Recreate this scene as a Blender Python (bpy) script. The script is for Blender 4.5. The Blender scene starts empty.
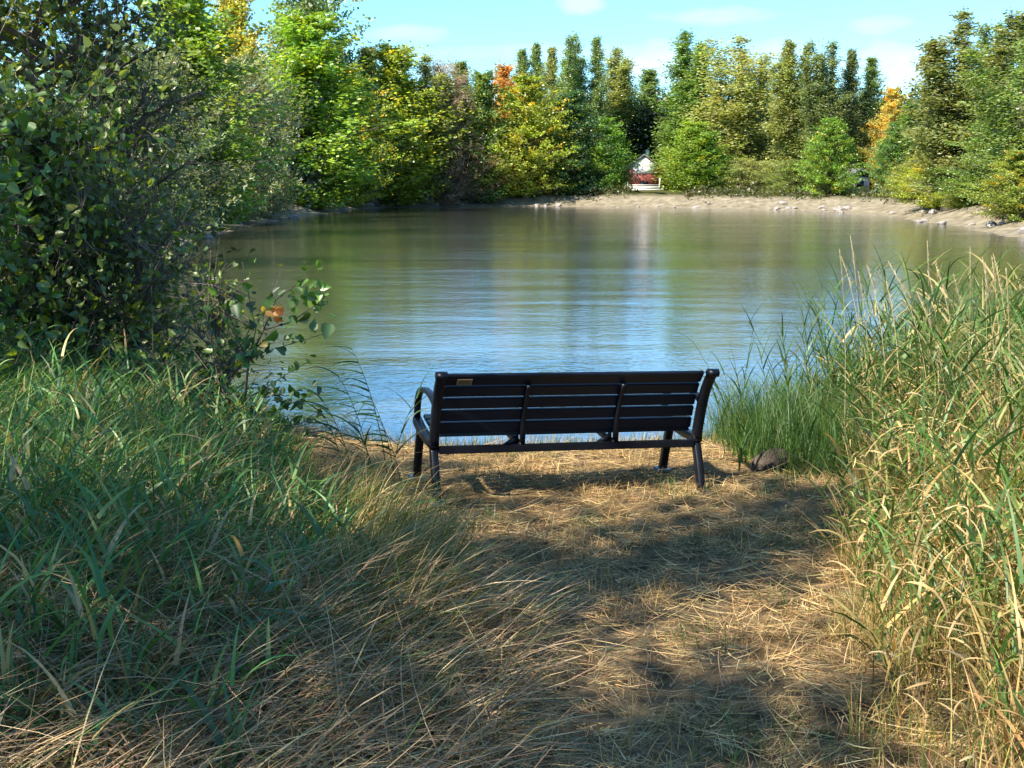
import bpy, math
import numpy as np
from mathutils import Vector

R = math.radians
S = bpy.context.scene
COL = S.collection

# ------------------------------------------------------------------ camera, sky, sun, exposure
F = 1200.0; CZ = 2.6; YH = 182.0
cam_d = bpy.data.cameras.new("camera"); cam = bpy.data.objects.new("camera", cam_d); COL.objects.link(cam)
cam_d.sensor_width = 36.0; cam_d.lens = F / 1024 * 36.0
cam_d.clip_end = 3000; cam_d.clip_start = 0.05
PITCH = math.atan((384 - YH) / F)
cam.location = (0, 0, CZ); cam.rotation_euler = (math.pi / 2 - PITCH, 0, 0)
S.camera = cam

SUN_EL = R(44); SUN_AZ = (-math.cos(R(39)), -math.sin(R(39)))      # horizontal direction towards the sun
w = bpy.data.worlds.new("World"); S.world = w; w.use_nodes = True
nt = w.node_tree; nt.nodes.clear()
def N(t, tree=None, **k):
    n = (tree or nt).nodes.new(t)
    for a, b in k.items(): setattr(n, a, b)
    return n
def L(a, b, tree=None): (tree or nt).links.new(a, b)
def M(op, a, b=None, c=None, tree=None, clamp=False):
    n = N('ShaderNodeMath', tree, operation=op); n.use_clamp = clamp
    for i, v in enumerate((a, b, c)):
        if v is None: continue
        if isinstance(v, (int, float)): n.inputs[i].default_value = v
        else: L(v, n.inputs[i], tree)
    return n.outputs[0]
sky = N('ShaderNodeTexSky', sky_type='NISHITA', sun_disc=False)
sky.sun_elevation = SUN_EL; sky.sun_rotation = math.atan2(SUN_AZ[0], SUN_AZ[1])
sky.altitude = 100; sky.air_density = 1.0; sky.dust_density = 0.25; sky.ozone_density = 1.6
tint = N('ShaderNodeMix', data_type='RGBA', blend_type='MULTIPLY'); tint.inputs[0].default_value = 1
L(sky.outputs[0], tint.inputs[6]); tint.inputs[7].default_value = (0.60, 0.96, 1.16, 1)
tc = N('ShaderNodeTexCoord'); sep = N('ShaderNodeSeparateXYZ'); L(tc.outputs['Generated'], sep.inputs[0])
az = M('ARCTAN2', sep.outputs[0], sep.outputs[1]); el = M('ARCSINE', sep.outputs[2])
noi = N('ShaderNodeTexNoise'); noi.inputs['Scale'].default_value = 26; noi.inputs['Detail'].default_value = 6
mp = N('ShaderNodeMapping'); mp.inputs['Scale'].default_value = (1, 1, 2.2); L(tc.outputs['Generated'], mp.inputs[0]); L(mp.outputs[0], noi.inputs['Vector'])
tot = None
for (cx, cy, wx, wy, s) in [(578, 8, 26, 16, .42), (408, 42, 50, 10, .3), (715, 26, 85, 10, .3), (868, 38, 30, 10, .3), (890, 76, 70, 24, .5),
                            (560, 60, 160, 10, .25), (760, 66, 50, 20, .35), (660, 70, 60, 22, .5), (-500, -300, 500, 90, .5), (1900, -250, 500, 80, .6), (100, -700, 700, 120, .4)]:
    a0 = math.atan((cx - 512) / F); e0 = math.atan((YH - cy) / F)
    u = M('DIVIDE', M('SUBTRACT', az, a0), wx / F); v = M('DIVIDE', M('SUBTRACT', el, e0), wy / F)
    d = M('ADD', M('MULTIPLY', u, u), M('MULTIPLY', v, v))
    m = M('SUBTRACT', M('MULTIPLY', noi.outputs[0], 2.6), M('ADD', d, 0.35))
    m = M('MULTIPLY', M('MULTIPLY', m, 1.0, clamp=True), s)
    tot = m if tot is None else M('MAXIMUM', tot, m)
cl = N('ShaderNodeMix', data_type='RGBA'); L(tot, cl.inputs[0]); L(tint.outputs[2], cl.inputs[6]); cl.inputs[7].default_value = (5.2, 6.0, 7.4, 1)
bg = N('ShaderNodeBackground'); L(cl.outputs[2], bg.inputs[0]); bg.inputs[1].default_value = 0.104
wo = N('ShaderNodeOutputWorld'); L(bg.outputs[0], wo.inputs[0])

sd = bpy.data.lights.new("sun", 'SUN'); sun = bpy.data.objects.new("sun", sd); COL.objects.link(sun)
sd.energy = 5.0; sd.angle = R(0.53); sd.color = (1.0, 0.90, 0.74)
ce = math.cos(SUN_EL)
sun.rotation_euler = Vector((SUN_AZ[0] * ce, SUN_AZ[1] * ce, math.sin(SUN_EL))).to_track_quat('Z', 'Y').to_euler()
sun.location = (-20, -10, 30)
S.view_settings.view_transform = 'Standard'; S.view_settings.look = 'None'
S.view_settings.exposure = 1.25; S.view_settings.gamma = 1.0; S.view_settings.use_curve_mapping = False
S.render.engine = 'CYCLES'; S.cycles.max_bounces = 7; S.cycles.diffuse_bounces = 3; S.cycles.glossy_bounces = 3
S.cycles.transmission_bounces = 4; S.cycles.use_denoising = True; S.cycles.caustics_reflective = False

rng = np.random.default_rng(11)

# ------------------------------------------------------------------ helpers
def tag(o, label=None, cat=None, group=None, kind=None):
    if label: o['label'] = label
    if cat: o['category'] = cat
    if group: o['group'] = group
    if kind: o['kind'] = kind
    return o
def empty(name, loc=(0, 0, 0), rz=0):
    o = bpy.data.objects.new(name, None); COL.objects.link(o); o.location = loc; o.rotation_euler = (0, 0, rz)
    o.empty_display_size = .1
    return o
def link_mesh(name, me, mat=None, parent=None):
    if mat: me.materials.append(mat)
    o = bpy.data.objects.new(name, me); COL.objects.link(o)
    if parent: o.parent = parent
    return o
def mesh_np(name, verts, faces, cols=None, smooth=False):
    """verts (n,3); faces list of arrays with k columns"""
    me = bpy.data.meshes.new(name)
    verts = np.asarray(verts, dtype=np.float32)
    me.vertices.add(len(verts)); me.vertices.foreach_set("co", verts.ravel())
    loops = []; starts = []; pos = 0
    for f in faces:
        f = np.asarray(f)
        if len(f) == 0: continue
        k = f.shape[1]; loops.append(f.ravel()); starts.append(pos + np.arange(len(f)) * k); pos += len(f) * k
    loops = np.concatenate(loops).astype(np.int32); starts = np.concatenate(starts).astype(np.int32)
    me.loops.add(len(loops)); me.loops.foreach_set("vertex_index", loops)
    me.polygons.add(len(starts)); me.polygons.foreach_set("loop_start", starts)
    if cols is not None:
        a = me.color_attributes.new("Col", 'FLOAT_COLOR', 'POINT')
        c = np.ones((len(verts), 4), dtype=np.float32); c[:, :3] = cols
        a.data.foreach_set("color", c.ravel())
    me.update(calc_edges=True); me.validate()
    if smooth: me.polygons.foreach_set("use_smooth", np.ones(len(me.polygons), dtype=bool))
    return me

class Acc:
    def __init__(s): s.v = []; s.f = {}; s.c = []; s.n = 0
    def add(s, v, fs, c):
        v = np.asarray(v, float).reshape(-1, 3)
        for f in fs:
            f = np.asarray(f)
            s.f.setdefault(f.shape[1], []).append(f + s.n)
        s.v.append(v); s.c.append(np.broadcast_to(np.asarray(c, float), v.shape)); s.n += len(v)
    def build(s, name, mat, parent=None, smooth=False):
        me = mesh_np(name, np.concatenate(s.v), [np.concatenate(x) for x in s.f.values()], np.concatenate(s.c), smooth)
        return link_mesh(name, me, mat, parent)

def jit(base, n, amt=.15, hue=.06):
    base = np.asarray(base, float)
    c = base * (1 + rng.normal(0, amt, (n, 1))) * (1 + rng.normal(0, hue, (n, 3)))
    return np.clip(c, .004, .9)
def pick(cols, probs, n, amt=.15, hue=.06):
    cols = np.asarray(cols, float); p = np.asarray(probs, float); p /= p.sum()
    idx = rng.choice(len(cols), n, p=p)
    return np.clip(cols[idx] * (1 + rng.normal(0, amt, (n, 1))) * (1 + rng.normal(0, hue, (n, 3))), .004, .9)

def blades(acc, base, azm, lean, bend, length, width, col, segs=4, sag=1.4, belly=False, curl=0.0):
    """curved tapering strips, all arrays of n"""
    n = len(base); base = np.asarray(base, float)
    azm = np.broadcast_to(azm, n).astype(float); lean = np.broadcast_to(lean, n); bend = np.broadcast_to(bend, n)
    length = np.broadcast_to(length, n); width = np.broadcast_to(width, n)
    tw = rng.uniform(-.9, .9, n)
    P = base.copy(); V = np.zeros((n, segs + 1, 2, 3))
    for k in range(segs + 1):
        s = k / segs
        th = lean + bend * s ** sag; a = azm + curl * s * tw
        d = np.stack([np.sin(th) * np.cos(a), np.sin(th) * np.sin(a), np.cos(th)], 1)
        side = np.stack([-np.sin(a), np.cos(a), np.zeros(n)], 1)
        up = np.cross(d, side)
        sv = side * np.cos(tw)[:, None] + up * np.sin(tw)[:, None]
        wd = width * (max(1 - s, .03) ** .7 if not belly else max(.12, math.sin(math.pi * min(1, .12 + .88 * s)) ** .8))
        V[:, k, 0] = P - sv * wd[:, None] * .5; V[:, k, 1] = P + sv * wd[:, None] * .5
        if k < segs: P = P + d * (length / segs)[:, None]
    idx = np.arange(n)[:, None] * (2 * (segs + 1)) + np.arange(segs)[None] * 2
    idx = idx.ravel()
    f = np.stack([idx, idx + 1, idx + 3, idx + 2], 1)
    c = np.repeat(np.broadcast_to(col, (n, 3)), 2 * (segs + 1), 0)
    acc.add(V.reshape(-1, 3), [f], c)
    return P

def rand_frames(n, nbias=(0, 0, .6)):
    nrm = rng.normal(0, 1, (n, 3)) * .75 + np.asarray(nbias); nrm /= np.linalg.norm(nrm, axis=1)[:, None] + 1e-9
    t = rng.normal(0, 1, (n, 3)); t -= nrm * (t * nrm).sum(1)[:, None]; t /= np.linalg.norm(t, axis=1)[:, None] + 1e-9
    return nrm, t, np.cross(nrm, t)
def leaves(acc, P, size, col, aspect=.7, nbias=(0, 0, .6), fine=False, tdir=None):
    n = len(P); nrm, t, b = rand_frames(n, nbias)
    if tdir is not None:
        t = t * .45 + tdir; t /= np.linalg.norm(t, axis=1)[:, None] + 1e-9
        b = np.cross(nrm, t); b /= np.linalg.norm(b, axis=1)[:, None] + 1e-9
    sz = np.broadcast_to(size, n)[:, None]; t = t * sz; b = b * sz * aspect; nn = nrm * sz
    if not fine:
        V = np.stack([P - t * .5, P + b * .5, P + t * .5, P - b * .5], 1)
        i = np.arange(n) * 4; acc.add(V.reshape(-1, 3), [np.stack([i, i + 1, i + 2, i + 3], 1)], np.repeat(col, 4, 0))
    else:
        q = nn * .16; o_ = [(.24, -.44), (.45, -.24), (.42, .05), (.22, .34)]
        R_ = [P + b * x_ + t * y_ + q * (x_ / .45) for x_, y_ in o_]; L_ = [P - b * x_ + t * y_ + q * (x_ / .45) for x_, y_ in o_]
        V = np.stack([P - t * .38] + R_ + [P + t * .66] + L_[::-1], 1)
        i = np.arange(n) * 10
        acc.add(V.reshape(-1, 3), [np.concatenate([np.stack([i + j for j in range(6)], 1), np.stack([i, i + 5, i + 6, i + 7, i + 8, i + 9], 1)])], np.repeat(col, 10, 0))

def tubes(acc, A, B, ra, rb, col, sides=5):
    """n tapered straight tubes"""
    A = np.asarray(A, float).reshape(-1, 3); B = np.asarray(B, float).reshape(-1, 3); n = len(A)
    d = B - A; d /= np.linalg.norm(d, axis=1)[:, None] + 1e-9
    u = np.cross(d, [0.31, 0.17, 0.93]); u /= np.linalg.norm(u, axis=1)[:, None] + 1e-9; v = np.cross(d, u)
    an = np.arange(sides) * 2 * math.pi / sides
    ring = u[:, None] * np.cos(an)[None, :, None] + v[:, None] * np.sin(an)[None, :, None]
    ra = np.broadcast_to(ra, n)[:, None, None]; rb = np.broadcast_to(rb, n)[:, None, None]
    V = np.concatenate([A[:, None] + ring * ra, B[:, None] + ring * rb], 1)
    o = np.arange(n)[:, None] * 2 * sides; k = np.arange(sides)[None]; k2 = (k + 1) % sides
    f = np.stack([o + k, o + k2, o + k2 + sides, o + k + sides], 2).reshape(-1, 4)
    acc.add(V.reshape(-1, 3), [f], np.repeat(np.broadcast_to(col, (n, 3)), 2 * sides, 0))
def polytube(acc, pts, rad, col, sides=6):
    """one continuous tube along points"""
    pts = np.asarray(pts, float); m = len(pts); rad = np.broadcast_to(rad, m)
    T = np.gradient(pts, axis=0); T /= np.linalg.norm(T, axis=1)[:, None]
    ref = np.array([1, 0, 0.]) if abs(T[0][0]) < .8 else np.array([0, 1, 0.])
    V = []; an = np.arange(sides) * 2 * math.pi / sides
    for i in range(m):
        u = ref - T[i] * ref.dot(T[i]); u /= np.linalg.norm(u); ref = u; v = np.cross(T[i], u)
        V.append(pts[i] + rad[i] * (np.cos(an)[:, None] * u + np.sin(an)[:, None] * v))
    k = np.arange(sides); k2 = (k + 1) % sides
    f = np.concatenate([np.stack([i * sides + k, i * sides + k2, (i + 1) * sides + k2, (i + 1) * sides + k], 1) for i in range(m - 1)])
    acc.add(np.concatenate(V), [f, np.array([k[::-1]]), np.array([k + (m - 1) * sides])], col)

# ------------------------------------------------------------------ materials
def mat_new(name):
    m = bpy.data.materials.new(name); m.use_nodes = True; t = m.node_tree; t.nodes.clear()
    return m, t, N('ShaderNodeOutputMaterial', t)
def leaf_mat(name, trans=.35, gloss=.06, rough=.45):
    m, t, out = mat_new(name)
    at = N('ShaderNodeAttribute', t, attribute_name="Col"); oi = N('ShaderNodeObjectInfo', t)
    mul = N('ShaderNodeMix', t, data_type='RGBA', blend_type='MULTIPLY'); mul.inputs[0].default_value = 1
    L(at.outputs['Color'], mul.inputs[6], t); L(oi.outputs['Color'], mul.inputs[7], t)
    df = N('ShaderNodeBsdfDiffuse', t); tr = N('ShaderNodeBsdfTranslucent', t); gl = N('ShaderNodeBsdfGlossy', t); gl.inputs['Roughness'].default_value = rough
    warm = N('ShaderNodeMix', t, data_type='RGBA', blend_type='MULTIPLY'); warm.inputs[0].default_value = 1
    L(mul.outputs[2], warm.inputs[6], t); warm.inputs[7].default_value = (1.5, 1.4, .5, 1)
    L(mul.outputs[2], df.inputs[0], t); L(warm.outputs[2], tr.inputs[0], t)
    m1 = N('ShaderNodeMixShader', t); m1.inputs[0].default_value = trans; L(df.outputs[0], m1.inputs[1], t); L(tr.outputs[0], m1.inputs[2], t)
    m2 = N('ShaderNodeMixShader', t); m2.inputs[0].default_value = gloss; L(m1.outputs[0], m2.inputs[1], t); L(gl.outputs[0], m2.inputs[2], t)
    L(m2.outputs[0], out.inputs[0], t); return m
def pmat(name, col, rough=.6, metal=0, noise=None, amt=.3, bump=0, bscale=None, spec=.5, attr=False):
    m, t, out = mat_new(name); p = N('ShaderNodeBsdfPrincipled', t); L(p.outputs[0], out.inputs[0], t)
    p.inputs['Roughness'].default_value = rough; p.inputs['Metallic'].default_value = metal; p.inputs['Specular IOR Level'].default_value = spec
    tcn = N('ShaderNodeTexCoord', t)
    src = None
    if attr:
        at = N('ShaderNodeAttribute', t, attribute_name="Col"); src = at.outputs['Color']
    nz = N('ShaderNodeTexNoise', t); nz.inputs['Scale'].default_value = noise or 8; nz.inputs['Detail'].default_value = 8
    L(tcn.outputs['Object'], nz.inputs['Vector'], t)
    mr = N('ShaderNodeMapRange', t); mr.inputs[1].default_value = .3; mr.inputs[2].default_value = .7; mr.inputs[3].default_value = 1 - amt; mr.inputs[4].default_value = 1 + amt
    L(nz.outputs[0], mr.inputs[0], t)
    mul = N('ShaderNodeMix', t, data_type='RGBA', blend_type='MULTIPLY'); mul.inputs[0].default_value = 1
    if src: L(src, mul.inputs[6], t)
    else: mul.inputs[6].default_value = (*col, 1)
    cb = N('ShaderNodeCombineColor', t)
    for i in range(3): L(mr.outputs[0], cb.inputs[i], t)
    L(cb.outputs[0], mul.inputs[7], t); L(mul.outputs[2], p.inputs['Base Color'], t)
    if bump:
        nb = N('ShaderNodeTexNoise', t); nb.inputs['Scale'].default_value = bscale or 40; nb.inputs['Detail'].default_value = 6
        L(tcn.outputs['Object'], nb.inputs['Vector'], t)
        b = N('ShaderNodeBump', t); b.inputs['Distance'].default_value = bump; L(nb.outputs[0], b.inputs['Height'], t); L(b.outputs[0], p.inputs['Normal'], t)
    return m
M_LEAF = leaf_mat("leaf", .45); M_GRASS = leaf_mat("grass_blade", .30, .03, .45); M_STRAW = leaf_mat("straw", .12, .04, .5)
M_BARK = pmat("bark", (.13, .10, .075), .9, noise=6, amt=.45, bump=.02, bscale=30, attr=True)
M_SLAT = pmat("black_plank", (.006, .009, .016), .38, noise=5, amt=.35, bump=.0006, bscale=160, spec=.28)
M_METAL = pmat("black_powder_coat", (.006, .007, .011), .36, noise=30, amt=.3, bump=.0004, bscale=300, spec=.3)

# ------------------------------------------------------------------ terrain
POND = np.array([(-2.2, 10.7), (-.8, 10.5), (1.2, 10.6), (2.6, 11.0), (5, 11.8), (10, 17), (17, 30), (21, 43), (23.4, 54), (25.3, 64), (26.3, 75), (28.5, 88), (29, 101),
                 (26, 112), (20, 120), (12, 127), (3, 131), (-6, 129), (-13, 124), (-15.5, 112), (-15.8, 100), (-16, 86), (-15.8, 72), (-14.8, 60), (-12.8, 48), (-10.6, 37), (-8, 24), (-4.6, 14.2)], float)
# smooth wiggly shore
def resample(poly, n=360):
    p = np.vstack([poly, poly[:1]]); d = np.r_[0, np.cumsum(np.linalg.norm(np.diff(p, axis=0), axis=1))]
    t = np.linspace(0, d[-1], n, endpoint=False); q = np.stack([np.interp(t, d, p[:, i]) for i in (0, 1)], 1)
    for _ in range(4): q = (np.roll(q, 1, 0) + 2 * q + np.roll(q, -1, 0)) / 4
    sc = np.clip((q[:, 1] - 14) / 40, 0.05, 1)
    w1 = np.sin(t * .9 + 1.3) * .5 + np.sin(t * 2.3) * .25 + np.sin(t * .31 + 4) * .8
    nrm = np.stack([np.gradient(q[:, 1]), -np.gradient(q[:, 0])], 1); nrm /= np.linalg.norm(nrm, axis=1)[:, None]
    return q + nrm * (w1 * sc * .6)[:, None]
SH = resample(POND)
def sdist(P):
    """signed distance to shore, positive on land"""
    P = np.asarray(P, float); out = np.empty(len(P)); a = SH; b = np.roll(SH, -1, 0); e = b - a; ee = (e ** 2).sum(1)
    for s in range(0, len(P), 4000):
        p = P[s:s + 4000, None, :]; wv = p - a[None]
        t = np.clip((wv * e[None]).sum(2) / ee[None], 0, 1)
        d = np.sqrt(((wv - t[..., None] * e[None]) ** 2).sum(2)).min(1)
        y = P[s:s + 4000, 1][:, None]; x = P[s:s + 4000, 0][:, None]
        cr = ((a[None, :, 1] > y) != (b[None, :, 1] > y)) & (x < e[None, :, 0] * (y - a[None, :, 1]) / (e[None, :, 1] + 1e-12) + a[None, :, 0])
        ins = (cr.sum(1) % 2) == 1
        out[s:s + 4000] = np.where(ins, -d, d)
    return out
def slope(py):
    v = (384 - py) / F; return (v * math.cos(PITCH) - math.sin(PITCH)) / (math.cos(PITCH) + v * math.sin(PITCH))
def sm(x, a, b): t = np.clip((x - a) / (b - a), 0, 1); return t * t * (3 - 2 * t)
def vnoise(x, y, s, seed=0):
    r = np.random.default_rng(seed); o = np.zeros_like(x, dtype=float)
    for k in range(6):
        a = r.uniform(0, 6.28); f = r.uniform(.6, 1.7) / s; ph = r.uniform(0, 6.28)
        o += np.sin((x * math.cos(a) + y * math.sin(a)) * f * 6.28 + ph + 1.3 * np.sin((x * math.sin(a) - y * math.cos(a)) * f * 3 + ph))
    return o / 6
def height(x, y):
    x = np.atleast_1d(np.asarray(x, float)); y = np.atleast_1d(np.asarray(y, float)); x, y = np.broadcast_arrays(x, y)
    s = sdist(np.stack([x.ravel(), y.ravel()], 1)).reshape(x.shape)
    near = 1 - sm(y, 11.5, 24)
    hn = .37 * sm(s, 0, .75) + .045 * np.clip(s - .6, 0, 11)
    hf = (1.25 + .25 * vnoise(x, y, 9, 3)) * sm(s, 0, 5.5) + .35 * sm(s, 6, 30) + .16 * vnoise(x, y, 2.2, 8) * sm(s, .2, 1.5) + .10 * vnoise(x, y, 4.1, 18) * sm(s, 1, 3)
    h = np.where(s > 0, near * hn + (1 - near) * hf, np.maximum(s * .35, -1.6))
    m = near * (s > 0) * sm(s, 0, 1)
    h = h + m * (.24 * sm(-x, .7, 2.6) + .10 * sm(x, 1.2, 3) + .03 * vnoise(x, y, 1.1, 5) + .012 * vnoise(x, y, .3, 6))
    return h
def hz(x, y): return float(height(x, y)[0])

def axis(fine_lo, fine_hi, st, lo, hi, g=1.09):
    a = list(np.arange(fine_lo, fine_hi, st)); s = st; v = fine_hi
    while v < hi: a.append(v); s *= g; v += s
    a.append(hi); s = st; v = fine_lo - st
    while v > lo: a.insert(0, v); s *= g; v -= s
    a.insert(0, lo); return np.array(a)
gx = axis(-5, 5, .12, -900, 900, 1.06); gx = np.unique(np.r_[gx, np.arange(-40, 45, 1.0)])
gy = axis(1, 14, .12, -300, 1500, 1.06); gy = np.unique(np.r_[gy, np.arange(14, 150, .9)])
X, Y = np.meshgrid(gx, gy); Z = height(X, Y)
ny, nx = X.shape; i = np.arange((ny - 1) * nx).reshape(ny - 1, nx)[:, :-1].ravel()
gme = mesh_np("ground", np.stack([X, Y, Z], 2).reshape(-1, 3), [np.stack([i, i + 1, i + nx + 1, i + nx], 1)], smooth=True)
m, t, out = mat_new("soil"); p = N('ShaderNodeBsdfPrincipled', t); L(p.outputs[0], out.inputs[0], t); p.inputs['Roughness'].default_value = .95; p.inputs['Specular IOR Level'].default_value = .1
geo = N('ShaderNodeNewGeometry', t); sp = N('ShaderNodeSeparateXYZ', t); L(geo.outputs['Position'], sp.inputs[0], t)
n1 = N('ShaderNodeTexNoise', t); n1.inputs['Scale'].default_value = 9; n1.inputs['Detail'].default_value = 10; L(geo.outputs['Position'], n1.inputs['Vector'], t)
n2 = N('ShaderNodeTexNoise', t); n2.inputs['Scale'].default_value = 1.6; n2.inputs['Detail'].default_value = 8; L(geo.outputs['Position'], n2.inputs['Vector'], t)
r1 = N('ShaderNodeValToRGB', t); L(n1.outputs[0], r1.inputs[0], t)
r1.color_ramp.elements[0].position = .3; r1.color_ramp.elements[0].color = (.055, .038, .022, 1); r1.color_ramp.elements[1].position = .72; r1.color_ramp.elements[1].color = (.26, .185, .10, 1)
r2 = N('ShaderNodeValToRGB', t); L(n2.outputs[0], r2.inputs[0], t)
r2.color_ramp.elements[0].position = .3; r2.color_ramp.elements[0].color = (.14, .118, .08, 1); r2.color_ramp.elements[1].position = .7; r2.color_ramp.elements[1].color = (.30, .262, .19, 1)
r3 = N('ShaderNodeValToRGB', t); L(n2.outputs[0], r3.inputs[0], t)
r3.color_ramp.elements[0].color = (.035, .045, .012, 1); r3.color_ramp.elements[1].color = (.10, .10, .035, 1)
far = N('ShaderNodeMapRange', t); L(sp.outputs[1], far.inputs[0], t); far.inputs[1].default_value = 13; far.inputs[2].default_value = 16
hi = N('ShaderNodeMapRange', t); L(M('ADD', sp.outputs[2], M('MULTIPLY', n2.outputs[0], .8, tree=t), tree=t), hi.inputs[0], t); hi.inputs[1].default_value = 1.45; hi.inputs[2].default_value = 1.75
a1 = N('ShaderNodeMix', t, data_type='RGBA'); L(hi.outputs[0], a1.inputs[0], t); L(r2.outputs[0], a1.inputs[6], t); L(r3.outputs[0], a1.inputs[7], t)
a2 = N('ShaderNodeMix', t, data_type='RGBA'); L(far.outputs[0], a2.inputs[0], t); L(r1.outputs[0], a2.inputs[6], t); L(a1.outputs[2], a2.inputs[7], t)
L(a2.outputs[2], p.inputs['Base Color'], t)
b = N('ShaderNodeBump', t); b.inputs['Distance'].default_value = .03; L(n1.outputs[0], b.inputs['Height'], t); L(b.outputs[0], p.inputs['Normal'], t)
tag(link_mesh("ground", gme, m), 'sloping ground round the pond, dry soil near and sandy bank far', kind='structure')

# water: one sheet inside the shore, tucked under the banks
wm = bpy.data.meshes.new("water")
c0 = SH.mean(0); off = SH + (SH - c0) / np.linalg.norm(SH - c0, axis=1)[:, None] * .8
wm.from_pydata([(x, y, 0) for x, y in off], [], [list(range(len(off)))]); wm.update()
if wm.polygons[0].normal.z < 0: wm.flip_normals()
m, t, out = mat_new("pond_water"); p = N('ShaderNodeBsdfPrincipled', t); L(p.outputs[0], out.inputs[0], t)
p.inputs['Base Color'].default_value = (.08, .078, .045, 1); p.inputs['Roughness'].default_value = .12; p.inputs['IOR'].default_value = 1.45

p.inputs['Specular IOR Level'].default_value = 0.0
gls = N('ShaderNodeBsdfGlossy', t); gls.inputs['Roughness'].default_value = .10; gls.inputs['Color'].default_value = (.97, .98, 1, 1)
fr = N('ShaderNodeFresnel', t); fr.inputs['IOR'].default_value = 1.34
wmix = N('ShaderNodeMixShader', t); L(M("POWER", fr.outputs[0], .42, tree=t), wmix.inputs[0], t); L(p.outputs[0], wmix.inputs[1], t); L(gls.outputs[0], wmix.inputs[2], t); L(wmix.outputs[0], out.inputs[0], t)
geo = N('ShaderNodeNewGeometry', t); hs = None
for (sc, amp, sx, sy, rz) in [(1.0, .010, .6, 1.2, .10), (3.4, .0065, .75, 1.2, -.2), (9.5, .005, .9, 1.1, .35), (.16, .05, .5, 1.6, .1)]:
    mp = N('ShaderNodeMapping', t); mp.inputs['Scale'].default_value = (sx, sy, 1); mp.inputs['Rotation'].default_value = (0, 0, rz); L(geo.outputs['Position'], mp.inputs[0], t)
    nz = N('ShaderNodeTexNoise', t); nz.inputs['Scale'].default_value = sc; nz.inputs['Detail'].default_value = 2.5; nz.inputs['Distortion'].default_value = .6; L(mp.outputs[0], nz.inputs['Vector'], t)
    v = M('MULTIPLY', nz.outputs[0], amp, tree=t); hs = v if hs is None else M('ADD', hs, v, tree=t)
# calm and ruffled lanes of wind
mp = N('ShaderNodeMapping', t); mp.inputs['Scale'].default_value = (.25, 1, 1); L(geo.outputs['Position'], mp.inputs[0], t)
nl = N('ShaderNodeTexNoise', t); nl.inputs['Scale'].default_value = .11; nl.inputs['Detail'].default_value = 3; L(mp.outputs[0], nl.inputs['Vector'], t)
lane = N('ShaderNodeMapRange', t); lane.inputs[1].default_value = .35; lane.inputs[2].default_value = .65; lane.inputs[3].default_value = .45; lane.inputs[4].default_value = 1.25; L(nl.outputs[0], lane.inputs[0], t)
b = N('ShaderNodeBump', t); b.inputs['Distance'].default_value = 1.0; L(lane.outputs[0], b.inputs['Strength'], t); L(hs, b.inputs['Height'], t); L(b.outputs[0], p.inputs['Normal'], t); L(b.outputs[0], gls.inputs['Normal'], t); L(b.outputs[0], fr.inputs['Normal'], t)
tag(link_mesh("water", wm, m), 'murky brown green pond water reflecting blue sky', kind='structure')

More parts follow.
